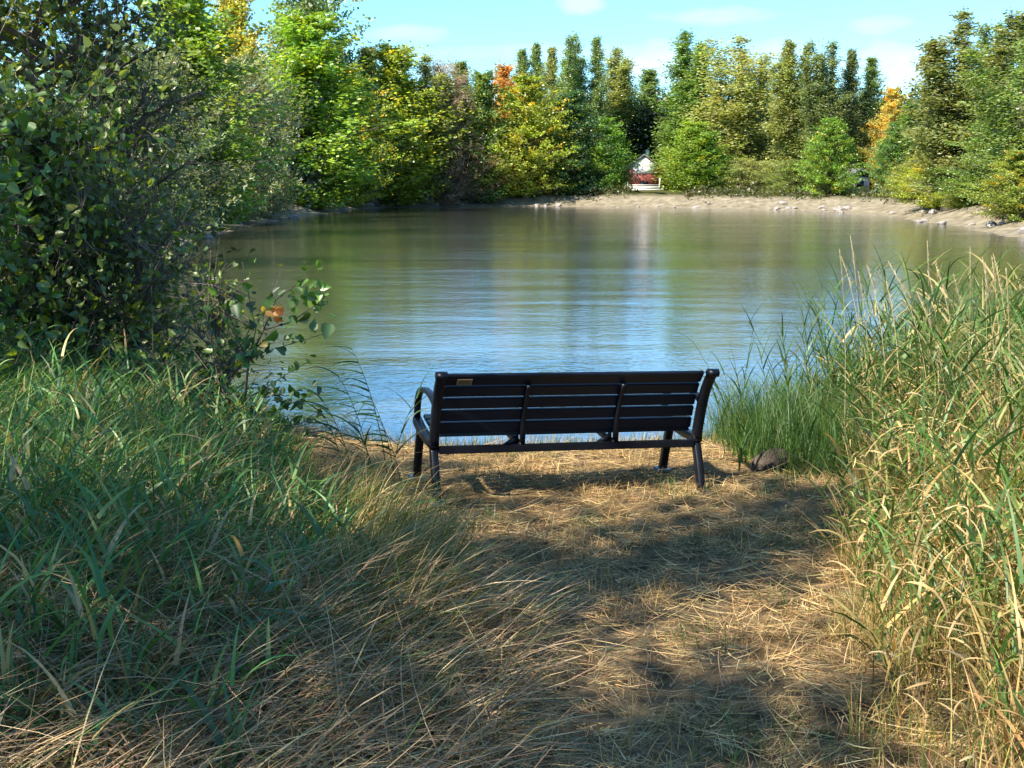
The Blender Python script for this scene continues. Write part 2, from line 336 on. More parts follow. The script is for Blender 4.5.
# ------------------------------------------------------------------ far trees
def crown_geo(acc, H, Rc, prof, hb=.12, nb=60, ncl=6, nl=34, leaf=.24, up=.6, clump=.42, elong=1.0, aspect=.7, tdir=None, bark=None, fine=False, spires=0, lum=.22, nbias=(0, -.0, .15), base=(1, 1, 1), accent=None, pacc=0, zf=.7):
    tips = []
    ts = rng.uniform(0, 1, nb) ** .85; ts[:3] = [.9, .95, .98]
    lead = [(0, 0, 1.0)] + [(rng.uniform(-.55, .55) * Rc, rng.uniform(-.55, .55) * Rc, rng.uniform(.84, 1.0)) for _ in range(spires)]
    nlead = len(lead); per = math.ceil(nb / nlead)
    for k in range(nb):
        lx, ly, lh = lead[k % nlead]
        tt = min(.985, (k // nlead + rng.uniform(0, 1)) / per); tt = tt ** .9; h0 = (hb + (1 - hb) * tt) * H * lh
        l = Rc * prof(tt) * rng.uniform(.55, 1.15) * (1 if len(lead) == 1 else .62); a = rng.uniform(0, 6.283); ua = up * rng.uniform(.6, 1.3)
        st = np.array([lx * tt, ly * tt, h0 - l * math.sin(ua) * .8])
        d = np.array([math.cos(a) * math.cos(ua), math.sin(a) * math.cos(ua), math.sin(ua)])
        if bark is not None and st[2] > 0:
            tubes(bark, [st], [st + d * l * .92], max(.018, .03 * l), .01, BARK, 4)
        for j in range(ncl):
            u = rng.uniform(.3, 1.05); c = st + d * l * u + np.array([0, 0, -.05 * l * u * u]) + rng.normal(0, .10 * l + .05, 3)
            if c[2] < .15: c[2] = .15 + rng.uniform(0, .5)
            n = max(3, int(nl * rng.uniform(.5, 1.5))); r = clump * rng.uniform(.6, 1.3) * min(1, max(.4, 1.55 - tt)) if not fine else clump * rng.uniform(.6, 1.3)
            if not fine: n = max(3, int(n * min(1, 1.6 - tt)))
            off = rng.normal(0, 1, (n, 3)) * r * np.array([1, 1, zf])
            if fine:
                ntw = 3; tp = c + rng.normal(0, 1, (ntw, 3)) * r * 1.5 + [0, 0, r * .5]; o0 = st + d * l * min(u, .95)
                tubes(bark, np.repeat([o0], ntw, 0), tp, .005, .0015, BARK, 3); w_ = rng.integers(0, ntw, n); q_ = rng.uniform(.35, 1.08, (n, 1))
                off = o0 + (tp[w_] - o0) * q_ + rng.normal(0, leaf * .45, (n, 3)) - c
            if elong > 1: off = off * .6 + d * (rng.normal(0, 1, (n, 1)) * r * elong * .8)
            cc = np.array(base) * (1 + rng.normal(0, lum)) * (1 + rng.normal(0, .05, 3))
            if accent is not None and rng.random() < pacc: cc = np.array(accent) * rng.uniform(.7, 1.2)
            col = np.clip(cc * (1 + rng.normal(0, .12, (n, 1))), .02, 4)
            P = c + off; P[:, 2] = np.maximum(P[:, 2], .05)
            leaves(acc, P, leaf * rng.uniform(.7, 1.3, n), col, aspect, nbias, fine, tdir=None if tdir is None else np.asarray(tdir) * tdir_w)
tdir_w = 1.0
BARK = (.14, .115, .09)
def trunk_geo(acc, H, r0, lean=.03, top=.93, col=None):
    m_ = 9; z = np.linspace(-.3, H * top, m_); a = rng.uniform(0, 6.28)
    w_ = np.cumsum(rng.normal(0, lean * .25, (m_, 2)), 0) * .6 + 0
    pts = np.stack([w_[:, 0], w_[:, 1], z], 1); pts[:2, :2] = 0
    polytube(acc, pts, np.linspace(r0, r0 * .12, m_) * np.r_[1.25, np.ones(m_ - 1)], col or BARK, 7)
profs = dict(
    poplar=lambda t: max(.05, (.85 + .45 * t) if t < .35 else 1.0 - 1.0 * (t - .35) / .66),
    spire=lambda t: 1.05 - .85 * t,
    round=lambda t: math.sqrt(max(.06, 1 - (1.7 * t - .75) ** 2)),
    maple=lambda t: (.75 + .5 * t) if t < .35 else max(.2, 1.05 - 1.0 * (t - .35) / .75),
)
BASEW = dict(poplar=1.9, thin_poplar=2.1, spire=1.3, maple=3.2, plume_maple=2.7, round=4.2, willow=4.6, twiggy=3.4)
# prototypes are built at H = 10 (unit colour), colour comes from each tree's own object colour
def proto(kind):
    bk = Acc(); lf = Acc()
    if kind == 'poplar':
        crown_geo(lf, 10, 1.7, profs['poplar'], .12, 160, 6, 48, .075, 1.15, .17, bark=bk, spires=3, lum=.2, elong=1.5, zf=1.3)
    if kind == 'thin_poplar':
        crown_geo(lf, 10, 1.9, profs['poplar'], .15, 120, 6, 38, .072, 1.15, .18, bark=bk, spires=4, lum=.2, elong=1.6, zf=1.3)
    if kind == 'spire':
        crown_geo(lf, 10, 1.25, profs['poplar'], .1, 110, 6, 44, .072, 1.05, .14, bark=bk, lum=.16, elong=1.5, zf=1.3)
    if kind == 'maple':
        crown_geo(lf, 10, 3.2, profs['maple'], .05, 140, 7, 34, .145, .5, .25, elong=1.6, bark=bk, lum=.25, accent=(1.9, 1.15, .5), pacc=.10)
    if kind == 'plume_maple':
        crown_geo(lf, 10, 2.5, profs['maple'], .04, 140, 7, 32, .13, .85, .22, elong=2.2, bark=bk, lum=.25, accent=(1.7, 1.25, .5), pacc=.12)
    if kind == 'round':
        crown_geo(lf, 10, 4.2, profs['round'], .03, 130, 7, 36, .17, .4, .34, bark=bk, lum=.25)
    if kind == 'willow':
        crown_geo(lf, 10, 4.6, profs['round'], .03, 130, 7, 30, .24, .75, .34, elong=1.8, aspect=.28, bark=bk, lum=.22)
    if kind == 'twiggy':
        crown_geo(lf, 10, 3.2, profs['round'], .03, 110, 6, 20, .42, .95, .30, elong=2.2, aspect=.07, bark=bk, lum=.2)
    trunk_geo(bk, 10, .17 if kind != 'round' else .13)
    Vl = np.concatenate(lf.v); sc_ = np.array([1, 1, 10 / np.percentile(Vl[:, 2], 99.7)])
    sc_[:2] = BASEW[kind] / np.percentile(np.hypot(Vl[:, 0], Vl[:, 1]), 90); lf.v = [Vl * sc_]; bk.v = [np.concatenate(bk.v) * sc_]
    a = mesh_np(kind + "_crown", np.concatenate(lf.v), [np.concatenate(x) for x in lf.f.values()], np.concatenate(lf.c)); a.materials.append(M_LEAF)
    c = mesh_np(kind + "_trunk", np.concatenate(bk.v), [np.concatenate(x) for x in bk.f.values()], np.concatenate(bk.c)); c.materials.append(M_BARK)
    return a, c
PROTO = {}
for kd, cnt in (('poplar', 3), ('thin_poplar', 2), ('spire', 2), ('maple', 3), ('plume_maple', 2), ('round', 2), ('willow', 2), ('twiggy', 1)):
    PROTO[kd] = [proto(kd) for _ in range(cnt)]
def tree_at(name, kind, px, d, topy, wpx, col, label, group=None, cat='tree', shp=None):
    """px, topy: where trunk and top are seen; d metres away"""
    while sdist([((px - 512) / F * d, d)])[0] < 1.6: d += 1.0
    x = (px - 512) / F * d; y = d; g = hz(x, y)
    H = CZ + slope(topy) * d - g
    Wd = wpx / F * d / 2 * {'poplar': 1.15, 'thin_poplar': 1.2, 'spire': 1.3}.get(kind, 1.06)
    i = int(rng.integers(len(PROTO[kind]))) if shp is None else shp
    cm, tm = PROTO[kind][i]
    o = empty(name, (x, y, g - .05), rng.uniform(0, 6.28))
    sx = Wd / BASEW[kind]; sz_ = H / 10
    o.scale = (sx, sx, sz_)
    c = bpy.data.objects.new('crown', cm); COL.objects.link(c); c.parent = o; c.color = (*[min(.6, v * 2.1) for v in col], 1)
    k = bpy.data.objects.new('trunk', tm); COL.objects.link(k); k.parent = o
    tag(o, label, cat, group); return o
G = (.075, .130, .028); YG = (.175, .21, .025); OL = (.155, .175, .06); PALE = (.20, .215, .09); DK = (.036, .078, .028); GREY = (.125, .14, .075)
BG = (.105, .15, .052); YEL = (.26, .215, .04); ORA = (.27, .155, .05); BR = (.20, .145, .11); LIME = (.125, .185, .028); OLD = (.10, .115, .045)
gl = 'trees on the left shore'; gf = 'trees along the far shore'; gr_ = 'trees on the right shore'
T = [
 # left shore, near to far
 ('broadleaf_tree', 'plume_maple', 195, 58, -25, 120, LIME, 'yellow green broadleaf tree cut by the upper edge behind the grey willows', gl),
 ('broadleaf_tree', 'plume_maple', 246, 84, -12, 60, (.22, .21, .035), 'yellow and orange turning treetop at the upper edge left of the dark crown', gl),
 ('broadleaf_tree', 'maple', 312, 122, -48, 95, BG, 'very tall dark blue green tree cut by the top edge behind the big bright maple', gl),
 ('willow_tree', 'willow', 170, 55, 48, 130, GREY, 'grey green bushy willow nearest on the left shore, partly behind the near leaves', gl),
 ('willow_tree', 'willow', 232, 66, 52, 120, GREY, 'tallest grey green willow of the left shore, filling the space left of the bright maple', gl),
 ('willow_tree', 'willow', 262, 78, 84, 66, OLD, 'olive willow tucked against the left side of the big bright maple', gl),
 ('maple_tree', 'plume_maple', 316, 84, 14, 112, (.125, .195, .025), 'big bright green maple with yellow tipped upswept boughs on the left shore', gl),
 ('maple_tree', 'maple', 352, 98, 66, 70, YG, 'yellow tipped maple just right of the big bright maple', gl),
 ('broadleaf_tree', 'plume_maple', 395, 108, 46, 88, (.16, .195, .025), 'yellow green tree with orange tinged upswept boughs, standing left of the bare brown tree', gl),
 ('broadleaf_tree', 'spire', 372, 124, 48, 44, OL, 'slim grey green treetop poking up behind the orange tinged yellow green tree', gl),
 ('bare_tree', 'twiggy', 446, 112, 60, 66, BR, 'half bare brown twiggy tree between two green trees on the left shore', gl),
 ('bare_shrub', 'twiggy', 468, 116, 128, 62, BR, 'low bare pinkish brown shrub at the foot of the half bare tree', gl),
 ('broadleaf_tree', 'poplar', 428, 126, 58, 50, OL, 'olive treetop behind and left of the half bare brown tree', gl),
 ('broadleaf_tree', 'plume_maple', 484, 124, 72, 50, (.085, .13, .03), 'slim green tree standing right of the half bare brown tree', gl),
 ('willow_tree', 'willow', 120, 36, 40, 150, (.10, .12, .05), 'olive willow close behind the near leaves at far left', gl),
 ('shrub', 'willow', 165, 40, 150, 90, (.09, .10, .05), 'low dark willow bush at the bend of the left shore', gl),
 ('shrub', 'round', 118, 27, 150, 130, (.06, .09, .03), 'low shrub on the left bank nearest the viewer, showing between the near leaves', gl),
 ('shrub', 'willow', 215, 62, 168, 60, (.09, .10, .05), 'low willow bush over the waterline left of the bare twigs', gl),
 # far shore
 ('spruce_tree', 'spire', 462, 146, 62, 34, BG, 'narrow dark treetop above the half bare brown tree', gf),
 ('turning_tree', 'plume_maple', 505, 142, 66, 46, ORA, 'orange turning tree peeping up left of the bright yellow green maple', gf),
 ('maple_tree', 'maple', 526, 134, 76, 78, YG, 'bright yellow green maple at the far waterline', gf),
 ('maple_tree', 'maple', 570, 137, 92, 66, DK, 'dark green dense maple right of the bright yellow green one', gf),
 ('poplar_tree', 'spire', 522, 152, 50, 24, BG, 'leftmost of the row of narrow poplar tops behind the yellow green maple', gf),
 ('poplar_tree', 'spire', 536, 152, 44, 24, BG, 'second narrow poplar top from the left behind the yellow green maple', gf),
 ('poplar_tree', 'spire', 551, 150, 48, 24, OL, 'third narrow poplar top from the left, slightly paler, behind the yellow green maple', gf),
 ('poplar_tree', 'poplar', 573, 148, 37, 34, BG, 'tallest poplar directly behind the dark dense maple', gf),
 ('poplar_tree', 'spire', 594, 148, 38, 22, BG, 'slim dark poplar standing alone against the sky right of the dark maple', gf),
 ('poplar_tree', 'poplar', 614, 157, 50, 46, OL, 'olive tan poplar left of the white and red cabin', gf),
 ('young_maple', 'plume_maple', 603, 137, 118, 42, (.09, .17, .025), 'young light green tree at the waterline left of the cabin', gf),
 ('poplar_tree', 'spire', 646, 164, 70, 40, BG, 'dark treetop in the dip of the skyline above the cabin', gf),
 ('turning_tree', 'maple', 652, 162, 112, 40, (.20, .10, .05), 'reddish brown turning tree right behind the cabin roof', gf),
 ('poplar_tree', 'poplar', 680, 150, 34, 56, (.09, .145, .035), 'tall full green poplar right of the cabin, highest of the middle', gf),
 ('young_maple', 'plume_maple', 691, 136, 122, 54, LIME, 'yellow green bush tree in front of the tall full poplar', gf),
 ('young_maple', 'plume_maple', 704, 135, 132, 40, (.07, .14, .02), 'mid green bush tree beside the yellow green one under the pale poplar', gf),
 ('poplar_tree', 'thin_poplar', 733, 141, 38, 64, PALE, 'pale thin poplar with sky showing through its top', gf),
 ('poplar_tree', 'thin_poplar', 757, 146, 62, 36, PALE, 'lower pale poplar just right of the thin see-through one', gf),
 ('poplar_tree', 'poplar', 781, 136, 44, 54, OL, 'olive poplar with a forked top, right of the pale thin poplars', gf),
 ('poplar_tree', 'poplar', 823, 130, 44, 42, (.10, .125, .045), 'twin topped green poplar left of centre in the right hand group', gf),
 ('poplar_tree', 'spire', 841, 132, 50, 26, (.095, .12, .05), 'narrow poplar right beside the twin topped one', gf),
 ('poplar_tree', 'spire', 861, 134, 58, 28, BG, 'leaning dark topped poplar left of the golden tree', gf),
 ('turning_tree', 'maple', 884, 130, 88, 42, YEL, 'golden orange tree on the skyline between poplars and the tall right grove', gf),
 ('maple_tree', 'maple', 824, 118, 118, 50, (.10, .17, .02), 'bright green bush tree at the waterline left of the small hut', gf),
 ('maple_tree', 'maple', 888, 112, 122, 42, (.065, .13, .025), 'fresh green tree right of the small hut', gf),
 ('maple_tree', 'plume_maple', 905, 112, 102, 40, G, 'mid green tree right of the golden one', gf),
 ('shrub', 'round', 742, 134, 158, 50, OL, 'olive shrub under the pale thin poplar', gf),
 ('shrub', 'round', 792, 126, 160, 52, (.10, .13, .03), 'shrub at the bank under the forked olive poplar', gf),
 # right shore
 ('poplar_tree', 'poplar', 948, 86, 14, 74, (.125, .14, .05), 'broad tallest olive poplar of the right grove', gr_),
 ('poplar_tree', 'poplar', 982, 92, 26, 50, BG, 'dark topped poplar second from the right edge', gr_),
 ('poplar_tree', 'thin_poplar', 1012, 74, 40, 84, (.12, .165, .05), 'light green poplar with pale stems at the right edge', gr_),
 ('poplar_tree', 'spire', 1006, 96, 22, 34, BG, 'dark pointed treetop near the right edge behind the light green poplar', gr_),
 ('broadleaf_tree', 'maple', 985, 80, 118, 76, (.09, .145, .035), 'green bushy tree under the light green poplar', gr_),
 ('shrub', 'maple', 934, 92, 138, 62, YG, 'yellow green bush at the waterline under the tallest olive poplar', gr_),
 ('shrub', 'round', 906, 101, 160, 44, (.14, .16, .03), 'low yellowish bush left of the yellow green one on the right shore', gr_),
 ('shrub', 'maple', 1010, 66, 150, 66, (.14, .17, .03), 'yellow green bush in the corner between bank and right edge', gr_),
 ('shrub', 'round', 962, 82, 178, 46, YG, 'knee high yellow green bush on top of the right bank', gr_),
]
for r_ in T:
    nm, kd, px, d, ty, wp, col, lab, grp = r_
    tree_at(nm, kd, px, d, ty, wp, col, lab, grp, cat='shrub' if 'shrub' in nm else 'tree')
# a few more crowns right of the frame so that the bank goes on
for j, (x, y, H, kd, lab) in enumerate([(36, 62, 13, 'poplar', 'poplar just outside the right edge on the right shore'), (33, 50, 9, 'maple', 'maple just outside the right edge on the right shore')]):
    pass

# woodland behind: one mass
wa = Acc()
def mass(px, d, ty, wpx, n, col):
    x = (px - 512) / F * d; top = CZ + slope(ty) * d; rx = wpx / F * d / 2
    cen = np.stack([x + rng.uniform(-rx, rx, n), d + rng.uniform(-4, 6, n), 1 + (top - 1) * rng.uniform(0, 1, n)], 1)
    for c in cen:
        k = 26; P = c + rng.normal(0, 1, (k, 3)) * [.8, .8, .6]
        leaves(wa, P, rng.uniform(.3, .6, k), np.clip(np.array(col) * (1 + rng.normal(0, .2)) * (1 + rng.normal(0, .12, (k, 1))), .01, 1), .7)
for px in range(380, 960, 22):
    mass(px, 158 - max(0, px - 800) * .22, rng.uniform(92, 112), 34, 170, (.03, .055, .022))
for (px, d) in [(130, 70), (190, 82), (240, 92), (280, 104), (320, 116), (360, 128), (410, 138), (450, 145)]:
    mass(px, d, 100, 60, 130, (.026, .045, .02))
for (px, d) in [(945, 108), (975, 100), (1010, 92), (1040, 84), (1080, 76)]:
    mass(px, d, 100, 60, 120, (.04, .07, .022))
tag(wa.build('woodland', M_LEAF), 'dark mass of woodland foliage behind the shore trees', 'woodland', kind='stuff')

# ground cover and rubble along the far bank
ug = Acc(); nn = 5200
k = rng.integers(0, len(SH), nn * 3); q = SH[k]
cen = SH.mean(0); 
nrm = np.stack([np.gradient(SH[:, 1]), -np.gradient(SH[:, 0])], 1); nrm /= np.linalg.norm(nrm, axis=1)[:, None]
if sdist(SH[100:101] + nrm[100:101])[0] < 0: nrm = -nrm
s = rng.gamma(3.0, 1.6, nn * 3) + 3.0; P2 = q + nrm[k] * s[:, None] + rng.normal(0, .6, (nn * 3, 2))
left = (P2[:, 0] < -8)
keep = ((P2[:, 1] > 30) | ((P2[:, 0] < -5) & (P2[:, 1] > 15))) & ~((np.abs(P2[:, 0] - 16.0) < 2.4) & (P2[:, 1] > 120)) & ~((np.abs(P2[:, 0] - 35.2) < 2.2) & (P2[:, 1] > 100)); P2 = P2[keep][:nn]; zz = height(P2[:, 0], P2[:, 1])
for c, z in zip(P2, zz):
    kk = 7; sc = rng.uniform(.2, .55)
    base = [(.06, .085, .02), (.13, .14, .035), (.11, .085, .04)][rng.choice(3, p=[.45, .33, .22])]
    P = np.array([c[0], c[1], z + .1]) + np.abs(rng.normal(0, 1, (kk, 3))) * [0, 0, sc] + rng.normal(0, .3, (kk, 3)) * [1, 1, .2]
    leaves(ug, P, rng.uniform(.14, .4, kk), np.clip(np.array(base) * (1 + rng.normal(0, .25, (kk, 1))), .01, 1), .6)
tag(ug.build('undergrowth', M_LEAF), 'low weeds and brush along the top of the far bank', 'undergrowth', kind='stuff')

M_ROCK = pmat("shore_rock", (.30, .27, .25), .9, noise=3, amt=.4, bump=.03, bscale=8)
def rock_mesh(seed):
    import bmesh
    bm = bmesh.new(); bmesh.ops.create_icosphere(bm, subdivisions=3, radius=1); r = np.random.default_rng(seed)
    dirs = r.normal(0, 1, (9, 3)); dirs /= np.linalg.norm(dirs, axis=1)[:, None]; cut = r.uniform(.55, .95, 9)
    for v in bm.verts:
        p_ = np.array(v.co)
        for d_, c_ in zip(dirs, cut):
            dd = p_.dot(d_)
            if dd > c_: p_ = p_ - d_ * (dd - c_) * .9
        p_ *= 1 + .03 * math.sin(7 * p_[0] + 5 * p_[1]); v.co = p_ * [1, .8, .6]
    me = bpy.data.meshes.new('rock'); bm.to_mesh(me); bm.free(); me.materials.append(M_ROCK)
    return me
RK = [rock_mesh(s) for s in range(4)]
cand = [i for i in range(len(SH)) if SH[i, 1] > 44 and SH[i, 1] < 132]
for j in range(70):
    i = cand[int(rng.integers(len(cand)))]; s = rng.uniform(-.2, 2.4); c = SH[i] + nrm[i] * s + rng.normal(0, .3, 2)
    o = bpy.data.objects.new('rock', RK[j % 4]); COL.objects.link(o); r_ = rng.uniform(.16, .5)
    o.location = (c[0], c[1], hz(c[0], c[1]) + r_ * .1); o.scale = (r_, r_, r_); o.rotation_euler = (rng.uniform(-.3, .3), rng.uniform(-.3, .3), rng.uniform(0, 6.3))
    if c[0] < -8: tag(o, 'grey stone lying at the waterline of the shaded left shore', 'rock', 'stones along the left shore')
    else: tag(o, 'pale stone lying on the sunlit sandy bank across the water', 'rock', 'stones on the sandy far bank')

# ------------------------------------------------------------------ cabins across the water
def box(acc, lo, hi_, col=(1, 1, 1)):
    x0, y0, z0 = lo; x1, y1, z1 = hi_
    v = [(x0, y0, z0), (x1, y0, z0), (x1, y1, z0), (x0, y1, z0), (x0, y0, z1), (x1, y0, z1), (x1, y1, z1), (x0, y1, z1)]
    acc.add(v, [np.array([(0, 3, 2, 1), (4, 5, 6, 7), (0, 1, 5, 4), (1, 2, 6, 5), (2, 3, 7, 6), (3, 0, 4, 7)])], col)
def prism(acc, poly, y0, y1, col=(1, 1, 1)):
    n = len(poly); v = [(x, y0, z) for x, z in poly] + [(x, y1, z) for x, z in poly]; k = np.arange(n)
    acc.add(v, [np.stack([k, (k + 1) % n, (k + 1) % n + n, k + n], 1), np.array([k[::-1]]), np.array([k + n])], col)
M_WHITE = pmat("white_boards", (.78, .77, .74), .6, noise=2, amt=.06); M_RED = pmat("red_boards", (.24, .06, .045), .6, noise=2, amt=.15)
M_ROOF = pmat("grey_shingles", (.17, .15, .16), .85, noise=3, amt=.2); M_DARK = pmat("dark_glass", (.02, .02, .025), .15); M_PINK = pmat("pinkish_siding", (.55, .40, .36), .8, noise=2, amt=.12)
d = 150; x = (642 - 512) / F * d; g = hz(x, d)
cb = empty('cabin', (x, d, g)); tag(cb, 'small cabin with white gable and red front seen through the gap in the far trees', 'cabin')
a = Acc(); box(a, (-2.2, 0, 0), (2.2, 5, 2.7)); a.build('wall', M_RED, cb)
a = Acc(); prism(a, [(-2.2, 2.705), (2.2, 2.705), (0, 4.2)], .02, 4.98); a.build('gable', M_WHITE, cb)
a = Acc(); prism(a, [(-2.6, 2.45), (0, 4.3), (2.6, 2.45), (2.6, 2.62), (0, 4.5), (-2.6, 2.62)], -.15, 5.4); rf = a.build('roof', M_ROOF, cb)
a = Acc(); box(a, (.5, 3, 3.7), (.95, 3.5, 5.1)); a.build('chimney', M_WHITE, rf)
a = Acc(); box(a, (-1.3, -.06, 2.15), (1.2, -.005, 2.9)); a.build('sign_board', M_WHITE, cb)
a = Acc(); box(a, (-.55, -.05, .1), (.55, -.004, 1.2)); a.build('door', M_DARK, cb)
a = Acc(); box(a, (-2.3, -1.6, .1), (2.3, -.1, .25)); a.build('porch_floor', M_WHITE, cb)
for xx in (-2.2, 1.7):
    a = Acc(); box(a, (xx, -1.6, .255), (xx + .14, -1.46, 1.6 if xx > 0 else 1.2)); a.build('porch_post', M_WHITE, cb)
a = Acc(); box(a, (-2.05, -1.56, .7), (1.69, -1.5, .8)); box(a, (-2.05, -1.56, .256), (1.69, -1.5, .6)); a.build('railing', M_WHITE, cb)
d = 122; x = (856 - 512) / F * d; g = hz(x, d)
cb = empty('hut', (x, d, g), .4); tag(cb, 'small pinkish hut with grey roof half hidden in the trees at right', 'hut')
a = Acc(); box(a, (-1.1, 0, 0), (1.1, 2.2, 1.75)); a.build('wall', M_PINK, cb)
a = Acc(); prism(a, [(-1.35, 1.62), (0, 2.45), (1.35, 1.62), (1.35, 1.76), (0, 2.6), (-1.35, 1.76)], -.3, 2.5); a.build('roof', M_ROOF, cb)
a = Acc(); box(a, (-.45, -.04, .7), (.35, -.004, 1.35)); a.build('window', M_DARK, cb)
for xx in (1.4, 1.75, 2.1):
    a = Acc(); box(a, (xx, -.5, 0), (xx + .12, -.4, .95)); a.build('porch_post', M_WHITE, cb)
a = Acc(); box(a, (1.35, -.52, .96), (2.3, -.38, 1.05)); a.build('railing', M_WHITE, cb)

# ------------------------------------------------------------------ bench
def cube_obj(name, lo, hi_, mat, parent, bev=.004):
    import bmesh
    bm = bmesh.new(); bmesh.ops.create_cube(bm, size=1)
    c = [(lo[i] + hi_[i]) / 2 for i in range(3)]; s_ = [hi_[i] - lo[i] for i in range(3)]
    for v in bm.verts: v.co = Vector([v.co[i] * s_[i] + c[i] for i in range(3)])
    bmesh.ops.bevel(bm, geom=bm.edges[:], offset=bev, segments=2, affect='EDGES')
    me = bpy.data.meshes.new(name); bm.to_mesh(me); bm.free()
    return link_mesh(name, me, mat, parent)
def ribbon(name, path, thick, x0, x1, mat, parent, wid=None):
    """bar following a y-z path; thick = in-plane, x0..x1 its width"""
    p_ = np.asarray(path, float); T_ = np.gradient(p_, axis=0); T_ /= np.linalg.norm(T_, axis=1)[:, None]; n_ = np.stack([-T_[:, 1], T_[:, 0]], 1)
    th = np.broadcast_to(thick, len(p_))[:, None] / 2
    A, B = p_ + n_ * th, p_ - n_ * th; c = .006
    V = []; m_ = len(p_)
    for i in range(m_):
        for (q, xx, sh) in ((A[i], x0 + c, 0), (A[i], x1 - c, 0), (A[i] + (B[i] - A[i]) * .12, x1, 0), (B[i] + (A[i] - B[i]) * .12, x1, 0), (B[i], x1 - c, 0), (B[i], x0 + c, 0), (B[i] + (A[i] - B[i]) * .12, x0, 0), (A[i] + (B[i] - A[i]) * .12, x0, 0)):
            V.append((xx, q[0], q[1]))
    k = np.arange(8); k2 = (k + 1) % 8
    f = np.concatenate([np.stack([i * 8 + k, i * 8 + k2, (i + 1) * 8 + k2, (i + 1) * 8 + k], 1) for i in range(m_ - 1)])
    me = mesh_np(name, V, [f, np.array([k[::-1]]), np.array([k + (m_ - 1) * 8])]); 
    import bmesh
    bm = bmesh.new(); bm.from_mesh(me); bmesh.ops.recalc_face_normals(bm, faces=bm.faces[:]); bm.to_mesh(me); bm.free()
    return link_mesh(name, me, mat, parent)
def bez(p0, p1, p2, n=10):
    t_ = np.linspace(0, 1, n)[:, None]; return (1 - t_) ** 2 * np.array(p0) + 2 * t_ * (1 - t_) * np.array(p1) + t_ ** 2 * np.array(p2)
BL = .945                                              # half length between frames
BX, BY, BYAW = 0.385, 8.04, R(15)
bg_ = hz(BX, BY)
bench = empty('bench', (BX, BY, bg_ + .0), BYAW); bench.scale = (1, 1.22, 1); bench.rotation_euler[1] = R(1.7)
tag(bench, 'black slatted park bench with metal legs, seen from behind at the water', 'bench')
# local: x along, y towards the water (seat), z up. back at y ~ 0, leaning towards -y
back_path = np.vstack([bez((.02, .36), (-.02, .58), (-.06, .70), 8), bez((-.06, .70), (-.10, .80), (-.16, .875), 7)[1:]])
def back_y(z): return float(np.interp(z, back_path[:, 1], back_path[:, 0]))
for s_ in (-1, 1):
    x0, x1 = (s_ * BL - .03, s_ * BL + .03)
    ribbon('back_upright', back_path, np.linspace(.055, .046, len(back_path)), x0, x1, M_METAL, bench)
    ribbon('leg', bez((-.10, 0.0), (-.045, .2), (.03, .37), 8), .052, x0 + .004, x1 - .004, M_METAL, bench)
    ribbon('leg', bez((.50, 0.0), (.46, .2), (.40, .40), 8), .052, x0 + .004, x1 - .004, M_METAL, bench)
    ribbon('seat_support', bez((-.01, .38), (.25, .35), (.52, .43), 10), .055, x0 - .001, x1 + .001, M_METAL, bench)
    arm = np.vstack([bez((-.035, .64), (.12, .73), (.36, .68), 9), bez((.36, .68), (.53, .64), (.51, .44), 9)[1:]])
    ribbon('armrest', arm, .034, x0 + .008, x1 - .008, M_METAL, bench)
    for yy in (-.10, .50):
        cube_obj('foot_plate', (s_ * BL - .05, yy - .05, 0), (s_ * BL + .05, yy + .05, .022), pmat('zinc_plate', (.30, .30, .31), .5, metal=.6) if 'zinc_plate' not in bpy.data.materials else bpy.data.materials['zinc_plate'], bench, .002)
    bb = Acc(); 
    a_ = Acc(); tubes(a_, [[s_ * BL, back_y(.866) - .03, .872]], [[s_ * BL, back_y(.866) + .05, .885]], .034, .034, (1, 1, 1), 12)
    polytube(bb, [[s_ * (BL - .036), -.158, .872], [s_ * (BL + .037), -.158, .872]], .029, (1, 1, 1), 14)
    bb.build('end_cap', M_METAL, bench)
# middle supports with gussets
for xs in (-.335, .335):
    mp_ = np.vstack([[(.01, .34)], back_path[3:-3] + np.array([.020, 0])])
    ribbon('back_support', mp_ + np.array([-.0, 0]), .04, xs - .015, xs + .015, M_METAL, bench)
    a_ = Acc(); v = [(xs - .145, .03, .345), (xs - .02, .03, .345), (xs - .02, .03, .43), (xs - .145, .05, .345), (xs - .02, .05, .345), (xs - .02, .05, .43)]
    a_.add(v, [np.array([(0, 1, 2), (5, 4, 3)]), np.array([(0, 3, 4, 1), (1, 4, 5, 2), (2, 5, 3, 0)])], (1, 1, 1)); a_.build('gusset', M_METAL, bench)
    ribbon('seat_bracket', bez((.0, .36), (.25, .345), (.50, .41), 8), .035, xs - .02, xs + .02, M_METAL, bench)
# back slats
zs = np.linspace(.44, .87, 6)
for i in range(5):
    z0, z1 = zs[i] + .005, zs[i + 1] - .005
    yb0, yb1 = back_y(z0) + .034, back_y(z1) + .034
    import bmesh
    o = cube_obj('back_slat', (-BL + .036, 0, 0), (BL - .036, .028, math.hypot(z1 - z0, yb1 - yb0)), M_SLAT, bench, .005)
    o.location = (0, yb0, z0); o.rotation_euler = (-math.atan2(yb1 - yb0, z1 - z0), 0, 0)
for i in range(5):
    y0 = .055 + i * .088
    zc = float(np.interp(y0 + .04, [0, .25, .5], [.425, .405, .445]))
    o = cube_obj('seat_slat', (-BL + .036, 0, 0), (BL - .036, .078, .028), M_SLAT, bench, .005); o.location = (0, y0, zc)
    o.rotation_euler = (R(-5 + i * 4), 0, 0)
cube_obj('rear_rail', (-BL + .03, -.02, .318), (BL - .03, .022, .368), M_METAL, bench, .006)
